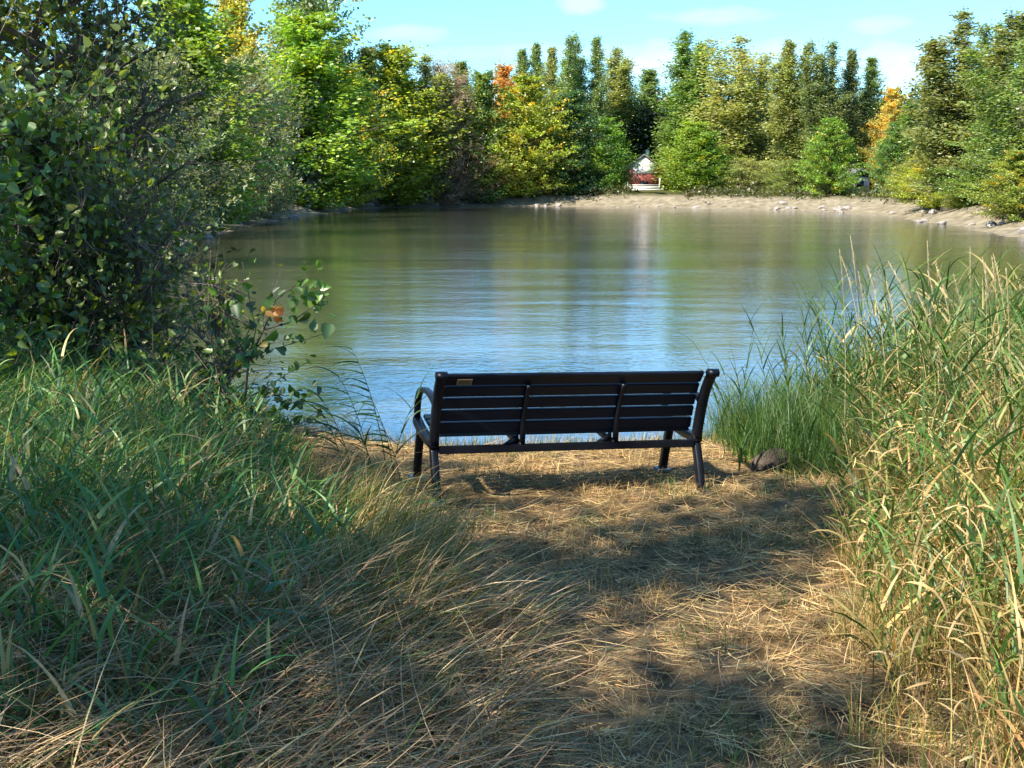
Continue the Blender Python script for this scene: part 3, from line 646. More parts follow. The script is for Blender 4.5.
pl = cube_obj('plaque', (0, 0, 0), (.10, .004, .05), pmat('brass_plate', (.30, .21, .12), .4, metal=.5, noise=120, amt=.4), bench, .001)
pl.location = (-.83, back_y(.83) + .034 - .008, .80); pl.rotation_euler = (-math.atan2(back_y(.86) - back_y(.80), .06), 0, 0)
for i, (zz_, l_) in enumerate([(.034, .08), (.024, .07), (.014, .075)]):
    q_ = cube_obj('engraved_line', (.01, -.001, zz_), (.01 + l_, .002, zz_ + .003), M_DARK, pl, .0003)

# stump right of the bench
st = bpy.data.objects.new('stone', rock_mesh(21)); COL.objects.link(st); st.data.materials.clear(); st.data.materials.append(pmat('brown_stone', (.075, .055, .04), .95, noise=3, amt=.4, bump=.02, bscale=12))
sx_, sy_ = 1.98, 8.75; st.location = (sx_, sy_, hz(sx_, sy_) + .05); st.scale = (.19, .15, .19); tag(st, 'dark brown stone half sunk in the grass right of the bench', 'stone')

# ------------------------------------------------------------------ near vegetation
STRAW = [(.50, .34, .15), (.38, .24, .10), (.60, .45, .22), (.25, .15, .07), (.33, .29, .11)]
GRN = [(.045, .11, .025), (.07, .15, .03), (.11, .17, .04), (.16, .18, .06), (.30, .24, .11)]
def scatter(n, x0, x1, y0, y1, test):
    out_ = []; c = 0
    while c < n:
        P = np.stack([rng.uniform(x0, x1, n * 2), rng.uniform(y0, y1, n * 2)], 1); k_ = test(P[:, 0], P[:, 1]); P = P[k_]
        out_.append(P); c += len(P)
        if len(P) == 0: break
    P = np.concatenate(out_)[:n]; return np.column_stack([P, height(P[:, 0], P[:, 1])])
def leftedge(y): return np.interp(y, [2, 3.6, 5.0, 6.2, 7.4, 8.4, 9.6, 11], [-.6, -.55, -.5, -.62, -1.2, -1.5, -1.8, -2.3])
def rightedge(y): return np.interp(y, [2, 3.6, 5.3, 6.5, 8.0, 9.3, 11, 13], [1.15, 1.25, 1.62, 2.0, 2.5, 2.65, 2.7, 3.4])
land = lambda x, y: sdist(np.stack([x, y], 1)) > .12
U = rng.uniform

# straw litter on the path and under everything
a = Acc(); n = 90000
P = scatter(n, -4.5, 5, 2.6, 10.7, lambda x, y: (np.abs(x) < .5 * y + .3) & (sdist(np.stack([x, y], 1)) > -.05))
def lump(x, y): return np.maximum(0, vnoise(x, y, .42, 71)) * .11 * (1 - .8 * sm(y, 6.6, 7.6)) + np.maximum(0, vnoise(x, y, .9, 72)) * .10 * (1 - .8 * sm(y, 6.6, 7.6))
P[:, 2] += rng.uniform(0, 1, n) ** .7 * (.02 + lump(P[:, 0], P[:, 1]))
patch = vnoise(P[:, 0], P[:, 1], .9, 9); thin = vnoise(P[:, 0], P[:, 1], .6, 77) + rng.normal(0, .2, n) > -.62
hd = vnoise(P[:, 0], P[:, 1], .35, 73) * 5 + rng.normal(0, .8, n) - .7 + 1.2 * patch
cc = pick(STRAW, [.34, .27, .14, .17, .08], n, .18, .05) * (1 + .55 * vnoise(P[:, 0], P[:, 1], .5, 74))[:, None]
ok = thin; P = P[ok]; hd = hd[ok]; cc = np.clip(cc[ok], .02, .8); n = len(P)
blades(a, P, hd, np.pi / 2 - U(-.15, .32, n), U(-.3, .6, n), rng.gamma(2.4, .05, n) + .03, U(.002, .0052, n), cc, 3, 1.2, curl=1.4)
tag(a.build('straw_litter', M_STRAW), 'mown dry straw lying on the path to the bench', 'straw', kind='stuff')
# tufts of short dry and green grass in the path
a = Acc(); n = 15000
P = scatter(n, -3, 4, 2.6, 10.7, lambda x, y: (vnoise(x, y, 1.3, 12) > -.05) & (np.abs(x) < .5 * y + .3) & (sdist(np.stack([x, y], 1)) > -.02))
g_ = (vnoise(P[:, 0], P[:, 1], .8, 13) + .25 * (P[:, 0] > 1.0) - .1 > .18)[:, None]
cc = np.where(g_, pick(GRN, [.2, .3, .3, .15, .05], n), pick(STRAW, [.4, .25, .2, .1, .05], n))
blades(a, P, U(0, 6.283, n), U(.1, .8, n), U(.2, 1.3, n), U(.05, .17, n), U(.003, .006, n), cc, 3, 1.3)
tag(a.build('short_grass', M_GRASS), 'short tufts of dry and green grass sprouting in the path', 'grass', kind='stuff')
# pale lit grass rim at the waterline
a = Acc(); n = 9000
P = scatter(n, -3.5, 3, 9.6, 10.9, lambda x, y: (sdist(np.stack([x, y], 1)) > -.05) & (sdist(np.stack([x, y], 1)) < .7))
blades(a, P, U(0, 6.283, n), U(.0, .5, n), U(.2, 1.1, n), U(.08, .22, n), U(.003, .006, n), pick(GRN + STRAW[:3], [.1, .2, .25, .2, .1, .1, .1, .1], n), 3)
tag(a.build('waterside_grass', M_GRASS), 'short sunlit grass rim along the near waterline', 'grass', kind='stuff')

# left: green grass bank
a = Acc(); n = 21000
P = scatter(n, -6.5, -.3, 2.4, 11, lambda x, y: (x < leftedge(y) + .08 * np.sin(9 * y)) & (x > -.5 * y - .8) & land(x, y) & (rng.random(len(x)) < .55 + .45 * sm(y, 3.2, 5.2)))
cl_ = vnoise(P[:, 0], P[:, 1], .55, 44); ed = leftedge(P[:, 1]) - P[:, 0]
ln = U(.25, .95, n) * (.45 + .5 * sm(ed, 0, 1.5)) * (.6 + .4 * sm(P[:, 1], 3.2, 5)) * (1 + .3 * cl_) * (1 - .45 * sm(P[:, 1], 6.5, 8.5) * (1 - sm(ed, .6, 2.2)))
dry = (vnoise(P[:, 0], P[:, 1], 1.1, 31) + .5 * (1 - sm(P[:, 1], 3.6, 5.6)) + rng.normal(0, .4, n) > .38)[:, None]
cc = np.where(dry, pick(STRAW, [.4, .3, .2, .1, .1], n), pick([(.075, .19, .045), (.11, .25, .05), (.17, .27, .065), (.07, .17, .08), (.27, .31, .11)], [.34, .3, .18, .1, .08], n))
hd = vnoise(P[:, 0], P[:, 1], .7, 45) * 5 + rng.normal(0, 1.1, n)
blades(a, P, hd, U(.0, .75, n), U(.5, 2.3, n), ln, U(.006, .018, n) * np.where(dry[:, 0], .55, 1), cc, 6, 1.5, curl=.9)
tag(a.build('tall_grass', M_GRASS), 'tall shaded green grass bank filling the left side of the path', 'tall grass', kind='stuff')
a = Acc(); n = 420
P = scatter(n, -5.5, -.3, 3.2, 9.5, lambda x, y: (x < leftedge(y) - .25) & (x > -.5 * y - .6) & land(x, y))
reeds_later = (P,)
# left: edge fringe hanging over the path, half dry
a = Acc(); n = 1900
yy = rng.normal(5.9, .75, n); xx = leftedge(yy) + rng.normal(-.08, .16, n); P = np.column_stack([xx, yy, height(xx, yy)])
blades(a, P, rng.normal(-.2, .9, n), U(.0, .8, n), U(.6, 2.1, n), U(.2, .68, n), U(.003, .010, n), pick(GRN + STRAW, [.05, .12, .14, .14, .12, .15, .12, .08, .03, .05], n), 6, 1.3, curl=.8)
tag(a.build('grass_fringe', M_GRASS), 'half dry grass fringe arching over the left edge of the path', 'grass', kind='stuff')
# left foreground: flattened long dry stems fanning down to the path
a = Acc(); n = 8500
P = scatter(n, -2.6, .25, 2.6, 5.4, lambda x, y: (x < leftedge(y) + .5) & (x > -.5 * y - .3))
P[:, 2] += rng.uniform(0, 1, n) * (.22 * sm(-P[:, 0] + .1, 0, .8) + 1.3 * lump(P[:, 0], P[:, 1]))
hd = -.7 + .7 * vnoise(P[:, 0], P[:, 1], .8, 61) + rng.normal(0, .5, n); rnd = rng.random(n) < .3; hd[rnd] = U(0, 6.28, rnd.sum())
blades(a, P, hd, U(.6, 1.5, n), U(.1, 1.2, n), U(.12, .5, n), U(.003, .009, n), pick([(.42, .28, .14), (.30, .19, .10), (.50, .37, .20), (.18, .12, .07), (.10, .15, .04)], [.34, .26, .2, .1, .1], n, .22, .06), 5, 1.3, curl=1.1)
tag(a.build('flattened_grass', M_STRAW), 'long dry stems flattened towards the path in the left foreground', 'dry grass', kind='stuff')

def reeds(a, P, azm, lean, bend, length, stem_col, leaf_cols, probs, nleaf=9, lw=.016, ll=(.2, .42), segs=6, leaf_bend=(.4, 1.5), llean=(.35, .9), start=.25, fol=None):
    n = len(P)
    # stem points
    pts = [P.copy()]; Q = P.copy(); 
    for k in range(segs):
        s = (k + .5) / segs; th = lean + bend * s ** 1.5
        Q = Q + np.stack([np.sin(th) * np.cos(azm), np.sin(th) * np.sin(azm), np.cos(th)], 1) * (length / segs)[:, None]; pts.append(Q.copy())
    pts = np.stack(pts, 1)
    for k in range(segs):
        r0 = .0032 * (1 - .75 * k / segs); r1 = .0032 * (1 - .75 * (k + 1) / segs)
        tubes(a, pts[:, k], pts[:, k + 1], r0, r1, stem_col, 3)
    for j in range(nleaf):
        s = start + (1 - start) * (j + U(0, .8, n)) / nleaf; s = np.clip(s, 0, .999) * segs; i0 = s.astype(int); fr = (s - i0)[:, None]
        B = pts[np.arange(n), i0] * (1 - fr) + pts[np.arange(n), i0 + 1] * fr
        az_ = azm + (j % 2) * math.pi * .9 + rng.normal(0, .6, n) if fol is None else rng.normal(fol, .5, n)
        blades(a, B, az_, U(*llean, n), U(*leaf_bend, n), U(*ll, n), U(lw * .6, lw * 1.1, n), pick(leaf_cols, probs, n), 5, 1.4)
    return pts
P = reeds_later[0]; n = len(P); a = Acc()
reeds(a, P, U(0, 6.28, n), U(.05, .5, n), U(.2, 1.0, n), U(.4, .85, n) * (.6 + .4 * sm(leftedge(P[:, 1]) - P[:, 0], .2, 1.5)), jit((.14, .17, .07), n), [(.08, .20, .07), (.12, .26, .07), (.18, .28, .08), (.46, .34, .16)], [.35, .35, .15, .15], 7, lw=.02, ll=(.15, .34))
tag(a.build('reed_shoots', M_GRASS), 'broad leaved green reed shoots tangled in the left grass bank', 'reeds', kind='stuff')
# right: reed bed, green and dry together
a = Acc()
for (n, y0, y1, lc, pr, k) in ((620, 8.0, 13.2, [(.04, .11, .03), (.07, .16, .035), (.12, .20, .05), (.30, .28, .11)], [.38, .34, .18, .1], .72), (330, 2.8, 8.3, [(.07, .15, .03), (.13, .20, .04), (.24, .24, .07), (.48, .34, .13)], [.22, .18, .2, .40], .68)):
    P = scatter(n, 1.0, 6.5, y0, y1, lambda x, y: (x > rightedge(y) + .05 * np.sin(7 * y)) & (x < .5 * y + 1.0) & (sdist(np.stack([x, y], 1)) > -1.2) & ((y > 4.2) | (x > 1.6)))
    ln = k * U(.7, 1.45, n) * (.75 + .35 * sm(P[:, 0] - rightedge(P[:, 1]), 0, 1.0)) * (.55 + .45 * sm(P[:, 1], 3, 6)); P[:, 2] = np.maximum(P[:, 2], -.3)
    reeds(a, P, rng.normal(2.2, 1.6, n), U(0, .3, n), U(.1, .7, n), ln, jit((.30, .26, .12), n), lc, pr, 10)
tag(a.build('reed_bed', M_GRASS), 'sunlit green reed bed at the right of the path', 'reeds', kind='stuff')
a = Acc(); n = 21000
P = scatter(n, -6.5, -.3, 2.4, 11, lambda x, y: (x < leftedge(y) + .08 * np.sin(9 * y)) & (x > -.5 * y - .8) & land(x, y) & (rng.random(len(x)) < .55 + .45 * sm(y, 3.2, 5.2)))
cl_ = vnoise(P[:, 0], P[:, 1], .55, 44); ed = leftedge(P[:, 1]) - P[:, 0]
ln = U(.25, .95, n) * (.45 + .5 * sm(ed, 0, 1.5)) * (.6 + .4 * sm(P[:, 1], 3.2, 5)) * (1 + .3 * cl_) * (1 - .45 * sm(P[:, 1], 6.5, 8.5) * (1 - sm(ed, .6, 2.2)))
dry = (vnoise(P[:, 0], P[:, 1], 1.1, 31) + .5 * (1 - sm(P[:, 1], 3.6, 5.6)) + rng.normal(0, .4, n) > .38)[:, None]
cc = np.where(dry, pick(STRAW, [.4, .3, .2, .1, .1], n), pick([(.05, .13, .035), (.08, .18, .04), (.12, .20, .05), (.05, .12, .06), (.2, .24, .09)], [.34, .3, .18, .1, .08], n))
hd = vnoise(P[:, 0], P[:, 1], .7, 45) * 5 + rng.normal(0, 1.1, n)
blades(a, P, hd, U(.0, .75, n), U(.5, 2.3, n), ln, U(.004, .015, n), cc, 6, 1.5, curl=.9)
tag(a.build('tall_grass', M_GRASS), 'tall shaded green grass bank filling the left side of the path', 'tall grass', kind='stuff')
a = Acc(); n = 420
P = scatter(n, -5.5, -.3, 3.2, 9.5, lambda x, y: (x < leftedge(y) - .25) & (x > -.5 * y - .6) & land(x, y))
reeds_later = (P,)
# left: edge fringe hanging over the path, half dry
a = Acc(); n = 2600
yy = rng.normal(5.9, .75, n); xx = leftedge(yy) + rng.normal(-.08, .16, n); P = np.column_stack([xx, yy, height(xx, yy)])
blades(a, P, rng.normal(-.2, .9, n), U(.0, .8, n), U(.6, 2.1, n), U(.2, .68, n), U(.003, .010, n), pick(GRN + STRAW, [.05, .12, .14, .14, .12, .15, .12, .08, .03, .05], n), 6, 1.3, curl=.8)
tag(a.build('grass_fringe', M_GRASS), 'half dry grass fringe arching over the left edge of the path', 'grass', kind='stuff')
# left foreground: flattened long dry stems fanning down to the path
a = Acc(); n = 10500
P = scatter(n, -2.6, .25, 2.6, 5.4, lambda x, y: (x < leftedge(y) + .5) & (x > -.5 * y - .3))
P[:, 2] += rng.uniform(0, .25, n) * sm(-P[:, 0] + .1, 0, .8)
hd = -.7 + .7 * vnoise(P[:, 0], P[:, 1], .8, 61) + rng.normal(0, .5, n); rnd = rng.random(n) < .3; hd[rnd] = U(0, 6.28, rnd.sum())
blades(a, P, hd, U(.6, 1.5, n), U(.1, 1.0, n), U(.15, .7, n), U(.0025, .0075, n), pick([(.42, .28, .14), (.30, .19, .10), (.50, .37, .20), (.18, .12, .07), (.10, .15, .04)], [.34, .26, .2, .1, .1], n, .22, .06), 5, 1.3, curl=1.1)
tag(a.build('flattened_grass', M_STRAW), 'long dry stems flattened towards the path in the left foreground', 'dry grass', kind='stuff')

def reeds(a, P, azm, lean, bend, length, stem_col, leaf_cols, probs, nleaf=9, lw=.016, ll=(.2, .42), segs=6, leaf_bend=(.4, 1.5), llean=(.35, .9), start=.25, fol=None):
    n = len(P)
    # stem points
    pts = [P.copy()]; Q = P.copy(); 
    for k in range(segs):
        s = (k + .5) / segs; th = lean + bend * s ** 1.5
        Q = Q + np.stack([np.sin(th) * np.cos(azm), np.sin(th) * np.sin(azm), np.cos(th)], 1) * (length / segs)[:, None]; pts.append(Q.copy())
    pts = np.stack(pts, 1)
    for k in range(segs):
        r0 = .0032 * (1 - .75 * k / segs); r1 = .0032 * (1 - .75 * (k + 1) / segs)
        tubes(a, pts[:, k], pts[:, k + 1], r0, r1, stem_col, 3)
    for j in range(nleaf):
        s = start + (1 - start) * (j + U(0, .8, n)) / nleaf; s = np.clip(s, 0, .999) * segs; i0 = s.astype(int); fr = (s - i0)[:, None]
        B = pts[np.arange(n), i0] * (1 - fr) + pts[np.arange(n), i0 + 1] * fr
        az_ = azm + (j % 2) * math.pi * .9 + rng.normal(0, .6, n) if fol is None else rng.normal(fol, .5, n)
        blades(a, B, az_, U(*llean, n), U(*leaf_bend, n), U(*ll, n), U(lw * .6, lw * 1.1, n), pick(leaf_cols, probs, n), 5, 1.4)
    return pts
P = reeds_later[0]; n = len(P); a = Acc()
reeds(a, P, U(0, 6.28, n), U(.05, .5, n), U(.2, 1.0, n), U(.4, .85, n) * (.6 + .4 * sm(leftedge(P[:, 1]) - P[:, 0], .2, 1.5)), jit((.14, .17, .07), n), [(.05, .13, .05), (.08, .18, .05), (.12, .20, .06), (.40, .31, .16)], [.35, .35, .15, .15], 7, lw=.02, ll=(.15, .34))
tag(a.build('reed_shoots', M_GRASS), 'broad leaved green reed shoots tangled in the left grass bank', 'reeds', kind='stuff')
# right: reed bed, green and dry together
a = Acc(); n = 900
P = scatter(n, 1.0, 6.5, 2.8, 13.2, lambda x, y: (x > rightedge(y) + .05 * np.sin(7 * y)) & (x < .5 * y + 1.0) & (sdist(np.stack([x, y], 1)) > -1.4) & ((y > 4.2) | (x > 1.6)))
ln = U(.7, 1.45, n) * (.75 + .35 * sm(P[:, 0] - rightedge(P[:, 1]), 0, 1.0)) * (.55 + .45 * sm(P[:, 1], 3, 6)); P[:, 2] = np.maximum(P[:, 2], -.3)
reeds(a, P, rng.normal(2.2, 1.6, n), U(0, .3, n), U(.1, .7, n), ln, jit((.30, .26, .12), n), [(.05, .12, .025), (.09, .18, .035), (.17, .22, .05), (.42, .32, .13)], [.3, .3, .2, .2], 10)
tag(a.build('reed_bed', M_GRASS), 'sunlit green reed bed at the right of the path', 'reeds', kind='stuff')
a = Acc(); n = 21000
P = scatter(n, 1.0, 6.5, 2.8, 11.4, lambda x, y: (x > rightedge(y) - .06 + .12 * np.sin(6 * y)) & (rng.random(len(x)) < .4 + .6 * sm(y, 3.4, 5.4)) & (x < .5 * y + .8) & (sdist(np.stack([x, y], 1)) > -.3))
ln = .76 * U(.3, 1.15, n) * (.6 + .5 * sm(P[:, 0] - rightedge(P[:, 1]), 0, .9)) * (.6 + .4 * sm(P[:, 1], 3, 6))
drc = pick([(.52, .37, .14), (.42, .28, .11), (.30, .19, .08), (.09, .15, .03), (.20, .24, .05)], [.36, .25, .13, .10, .16], n)
blades(a, P, rng.normal(2.6, 1.4, n), U(0, .5, n), U(.3, 1.7, n), ln, U(.0025, .007, n), drc, 6, 1.6, curl=.9)
tag(a.build('dry_grass', M_GRASS), 'straw coloured tall dry grass mixed through the right hand reeds', 'dry grass', kind='stuff')
# curled dead leaves hanging in the right bed
a = Acc(); n = 1500
P = scatter(n, 1.2, 4.5, 3.2, 9, lambda x, y: (x > rightedge(y) - .12) & (x < .5 * y + .6))
P[:, 2] += U(.15, .8, n)
blades(a, P, U(0, 6.283, n), U(.6, 1.7, n), U(.6, 2.6, n), U(.08, .22, n), U(.005, .011, n), pick([(.50, .34, .14), (.38, .25, .11), (.58, .44, .22)], [.5, .3, .2], n), 5, 1.2, belly=True, curl=1.4)
tag(a.build('dead_reed_leaves', M_STRAW), 'curled dead leaves caught among the right hand reeds', 'dead leaves', kind='stuff')
# dark grass clump between bench and reed bed
a = Acc(); n = 7000
P = scatter(n, 1.75, 3.4, 8.3, 11.0, lambda x, y: (x > np.interp(y, [8, 9, 11], [2.25, 1.75, 1.5])) & (sdist(np.stack([x, y], 1)) > -.15))
blades(a, P, U(0, 6.283, n), U(0, .4, n), U(.3, 1.4, n), U(.22, .72, n), U(.004, .009, n), pick(GRN[:4], [.5, .3, .15, .05], n), 5, 1.5)
tag(a.build('waterside_clump', M_GRASS), 'dense green grass clump between the bench and the reeds', 'grass', kind='stuff')

# individual pale seed stalks above the right bed
def seed_stalk(name, x, y, H, azm, bend, lab, grp, stemc=(.50, .40, .22), headc=(.52, .42, .26)):
    a = Acc(); seg = 9; pts = [np.zeros(3)]; 
    for k in range(seg):
        th = .04 + bend * ((k + .5) / seg) ** 2; pts.append(pts[-1] + np.array([math.sin(th) * math.cos(azm), math.sin(th) * math.sin(azm), math.cos(th)]) * H / seg)
    polytube(a, pts, np.linspace(.0032, .0012, len(pts)), stemc, 5)
    root = empty(name, (x, y, hz(x, y))); tag(root, lab, 'reed', grp); a.build('stem', M_STRAW, root)
    a = Acc(); n = 70; t_ = U(.84, 1.0, n); pp = np.array(pts); idx = t_ * seg; i0 = np.clip(idx.astype(int), 0, seg - 1); B = pp[i0] + (pp[i0 + 1] - pp[i0]) * (idx - i0)[:, None]
    blades(a, B, U(0, 6.283, n), U(.15, .5, n), U(0, .4, n), U(.02, .05, n) * (1.25 - (t_ - .84) / .16), .0035, jit(headc, n, .12), 2); a.build('seed_head', M_STRAW, root)
    if rng.random() < .7:
        a = Acc(); k = 4; h_ = U(.25, .7, k) * seg; i0 = h_.astype(int); B = pp[i0] + (pp[i0 + 1] - pp[i0]) * (h_ - i0)[:, None]
        for q in range(k):
            a = Acc(); blades(a, B[q:q + 1], U(0, 6.28, 1), U(.3, .7, 1), U(.6, 1.6, 1), U(.15, .3, 1), .009, jit((.30, .30, .12), 1), 5, 1.4); a.build('leaf', M_GRASS, root)
    return root
for (px, ty, d) in [(845, 235, 8.5), (862, 225, 9), (866, 245, 8.8), (872, 262, 8.5), (888, 252, 8.2), (902, 270, 8), (930, 228, 8.2), (934, 245, 7.6), (946, 262, 7.4), (962, 245, 7.4), (968, 232, 7.8), (978, 258, 7), (986, 240, 7.1), (998, 232, 6.8), (1006, 244, 6.9), (1012, 250, 6.4), (1020, 238, 6.6), (956, 278, 6.8)]:
    x = (px - 512) / F * d; H = CZ + slope(ty) * d - hz(x, d)
    seed_stalk('seed_stalk', x + .05, d, H * .96, U(1.8, 4.2), U(.1, .55), 'pale dry seed stalk standing above the right hand reeds against the water', 'pale seed stalks above the right reed bed')

# individual reeds that stand out
def reed_plant(x, y, z0, H, azm, lean, bend, lab, grp=None, nleaf=9, lw=.017, ll=(.18, .34), cols=((.035, .09, .03), (.06, .13, .035)), llean=(.3, .8), lbend=(.3, 1.2), fol=None, stem=(.10, .13, .05), start=.3):
    root = empty('reed', (x, y, z0)); tag(root, lab, 'reed', grp)
    sa = Acc(); la = Acc(); seg = 8; pts = [np.zeros(3)]
    for k in range(seg):
        th = lean + bend * ((k + .5) / seg) ** 1.6; pts.append(pts[-1] + np.array([math.sin(th) * math.cos(azm), math.sin(th) * math.sin(azm), math.cos(th)]) * H / seg)
    polytube(sa, pts, np.linspace(.0042, .0015, seg + 1), stem, 6); sa.build('stem', M_GRASS, root)
    pp = np.array(pts); nl_ = nleaf; s_ = np.clip(start + (1 - start) * (np.arange(nl_) + U(0, .5, nl_)) / nl_, 0, .995) * seg; i0 = s_.astype(int)
    B = pp[i0] + (pp[i0 + 1] - pp[i0]) * (s_ - i0)[:, None]
    az_ = (azm + (np.arange(nl_) % 2) * math.pi + rng.normal(0, .35, nl_)) if fol is None else rng.normal(fol, .25, nl_)
    for q in range(nl_):
        la = Acc(); blades(la, B[q:q + 1], az_[q:q + 1], U(*llean), U(*lbend), U(*ll), lw * U(.8, 1.15), pick(cols, [1] * len(cols), 1), 7, 1.3, belly=False); la.build('leaf', M_GRASS, root)
    return root
def at(px, d): return (px - 512) / F * d
def reed_top(px, ty, d, azm, lean, bend, lab, grp=None, base_px=None, **k):
    bx = at(base_px if base_px is not None else px, d); z0 = hz(bx, d); z0 = max(z0, -.2)
    H = (CZ + slope(ty) * d - z0) / max(.4, math.cos(lean + bend * .4))
    return reed_plant(bx, d, z0, H, azm, lean, bend, lab, grp, **k)
reed_top(330, 345, 8.6, math.pi, .12, .35, 'tall drooping reed with comb like leaves hanging left of the bench over the water', base_px=384, fol=math.pi, llean=(1.0, 1.5), lbend=(.7, 1.1), nleaf=12, ll=(.2, .3), start=.45)
reed_top(372, 395, 8.3, math.pi, .1, .4, 'shorter dark drooping reed just left of the bench arm', base_px=392, fol=3.4, llean=(.9, 1.4), lbend=(.6, 1.1), nleaf=9, start=.4)
reed_top(404, 392, 7.95, .3, .1, .5, 'dark reed with a long leaf arching in front of the bench armrest', base_px=386, llean=(.4, .9), lbend=(.8, 1.6), nleaf=7, ll=(.25, .42), start=.4)
reed_top(352, 420, 8.2, 2.6, .2, .5, 'low dark reed leaning left beside the drooping pair', base_px=372, nleaf=8, ll=(.2, .35))
for (px, ty, d, bp, az_) in [(300, 410, 8.4, 340, 3.0), (318, 395, 8.0, 352, 3.3), (345, 372, 8.5, 368, 2.9), (362, 412, 7.9, 376, 3.4), (388, 410, 8.3, 398, 3.2)]:
    reed_top(px, ty, d, az_, .15, .45, 'dark reed in the loose row between the leafy sapling and the bench', 'reeds left of the bench', base_px=bp, fol=az_, llean=(.6, 1.3), lbend=(.6, 1.3), nleaf=9, ll=(.2, .34), start=.3)
reed_top(708, 352, 9.6, math.pi, .25, .35, 'reed tip leaning left over the right end of the bench', base_px=742, nleaf=9, start=.3)
reed_top(738, 330, 9.8, .6, .05, .2, 'thin upright reed just right of the bench against the blue water', base_px=744, nleaf=8)
reed_top(765, 318, 10.2, math.pi, .3, .3, 'reed with a pointed leafy top leaning left out over the water', base_px=800, nleaf=10)
for (px, ty, d, bp) in [(722, 388, 9.4, 730), (732, 372, 9.9, 738), (750, 366, 9.6, 752), (757, 384, 10, 764), (772, 350, 10.1, 776), (780, 376, 9.7, 786), (788, 330, 9.9, 796), (794, 356, 9.5, 800), (798, 292, 9.9, 822), (808, 288, 9.7, 828), (815, 300, 10.4, 835), (828, 284, 9.5, 842), (836, 300, 9.2, 846), (850, 278, 9.4, 858), (862, 285, 9.6, 866), (874, 268, 9.0, 878), (886, 276, 9.4, 884), (896, 284, 8.8, 900), (846, 310, 10.8, 840), (822, 320, 11, 818),
                        (870, 300, 8.8, 880), (905, 275, 8.6, 905), (918, 282, 8.2, 920), (935, 278, 7.8, 935), (952, 286, 7.4, 955), (975, 280, 7, 980), (1000, 288, 6.6, 1003), (840, 340, 9.4, 850), (856, 330, 9.0, 862), (812, 345, 10, 822)]:
    reed_top(px, ty, d, U(2.4, 3.8), U(.02, .12), U(.1, .35), 'leafy green reed standing in the clump at the water edge right of the bench', 'green reeds at the water edge', base_px=bp, nleaf=11, ll=(.18, .32), llean=(.15, .55), lbend=(.2, .9), cols=((.05, .12, .03), (.08, .16, .04), (.11, .18, .05)))
# foreground reed, left
rx, ry = at(248, 4.3), 4.3
for (px, ty, d, az_, lab) in [(226, 560, 4.4, .4, 'bluish green reed shoot with drooping leaves in the left foreground'), (262, 600, 4.1, .2, 'smaller bluish reed shoot right of the taller one in the left foreground')]:
    reed_top(px, ty, d, az_, .1, .6, lab, nleaf=7, ll=(.14, .24), lw=.022, llean=(.6, 1.3), lbend=(.8, 1.5), cols=((.06, .15, .09), (.05, .12, .06)), start=.35)
reed_top(395, 505, 6.8, 0, .1, .6, 'bright green broad leaved reed tuft at the edge of the path before the bench', nleaf=9, ll=(.16, .28), lw=.024, cols=((.09, .24, .04), (.06, .17, .03)), llean=(.5, 1.2), lbend=(.8, 1.5), start=.25)
reed_top(1000, 440, 4.9, 2.6, .05, .4, 'bright bluish green reed at the right edge before the dry grass', nleaf=9, ll=(.2, .36), lw=.022, cols=((.07, .17, .07), (.10, .20, .06)), start=.25)
reed_top(745, 430, 8.6, .8, .1, .3, 'bright green grass fan at the foot of the clump right of the bench', nleaf=12, ll=(.16, .28), lw=.014, cols=((.10, .20, .04), (.07, .15, .03)), llean=(.1, .8), lbend=(.1, .7), start=.05)

# near leafy trees and shrubs on the left
def near_tree(name, x, y, H, Rc, kind, col, label, grp=None, nb=90, ncl=8, nl=16, leaf=.065, accent=(2.4, 1.7, .7), pacc=.07, clump=.16, up=.5, hb=.12, r0=.07, aspect=.85, spires=0):
    lf = Acc(); bk = Acc()
    crown_geo(lf, H, Rc, profs[kind], hb, nb, ncl, nl, leaf, up, clump, bark=bk, fine=True, lum=.25, accent=accent, pacc=pacc, aspect=aspect, nbias=(0, 0, .35), spires=spires)
    trunk_geo(bk, H, r0)
    o = empty(name, (x, y, hz(x, y) - .03)); tag(o, label, 'tree' if 'tree' in name else 'shrub', grp)
    c = lf.build('crown', M_LEAF, o); c.color = (*col, 1); bk.build('trunk', M_BARK, o)
    return o
NG = (.135, .205, .034); NG2 = (.11, .165, .036)
near_tree('aspen_tree', -5.2, 12.4, 6.3, 2.2, 'round', NG, 'round leaved aspen filling the top left corner', nb=110, ncl=8, nl=13, leaf=.075, clump=.24, spires=2)
near_tree('aspen_tree', -4.3, 13.3, 4.3, 1.3, 'round', (.06, .10, .03), 'thinner aspen with open crown against the far willows, right of the corner aspen', nb=60, ncl=7, nl=7, leaf=.07, clump=.2)
near_tree('shrub', -4.0, 10.2, 2.5, 1.2, 'round', NG, 'dense leafy shrub at the left edge above the tall grass', nb=80, ncl=8, nl=14, leaf=.07, hb=.02, clump=.2, up=.9)
near_tree('shrub', -3.2, 10.3, 1.9, .8, 'round', NG2, 'dark low shrub between the left edge shrub and the branch over the water', nb=34, ncl=6, nl=9, leaf=.055, hb=.02, up=.9)
near_tree('shrub', -4.0, 8.3, 2.3, .9, 'round', (.075, .16, .03), 'brighter green shrub cut by the left edge', nb=40, ncl=7, nl=12, leaf=.08, hb=.02, up=.9, clump=.18)
near_tree('shrub', -2.35, 9.6, 1.25, .45, 'round', NG2, 'small open shrub with thin stems before the water', nb=24, ncl=5, nl=6, leaf=.045, hb=.02, clump=.1, r0=.015, up=1.0)

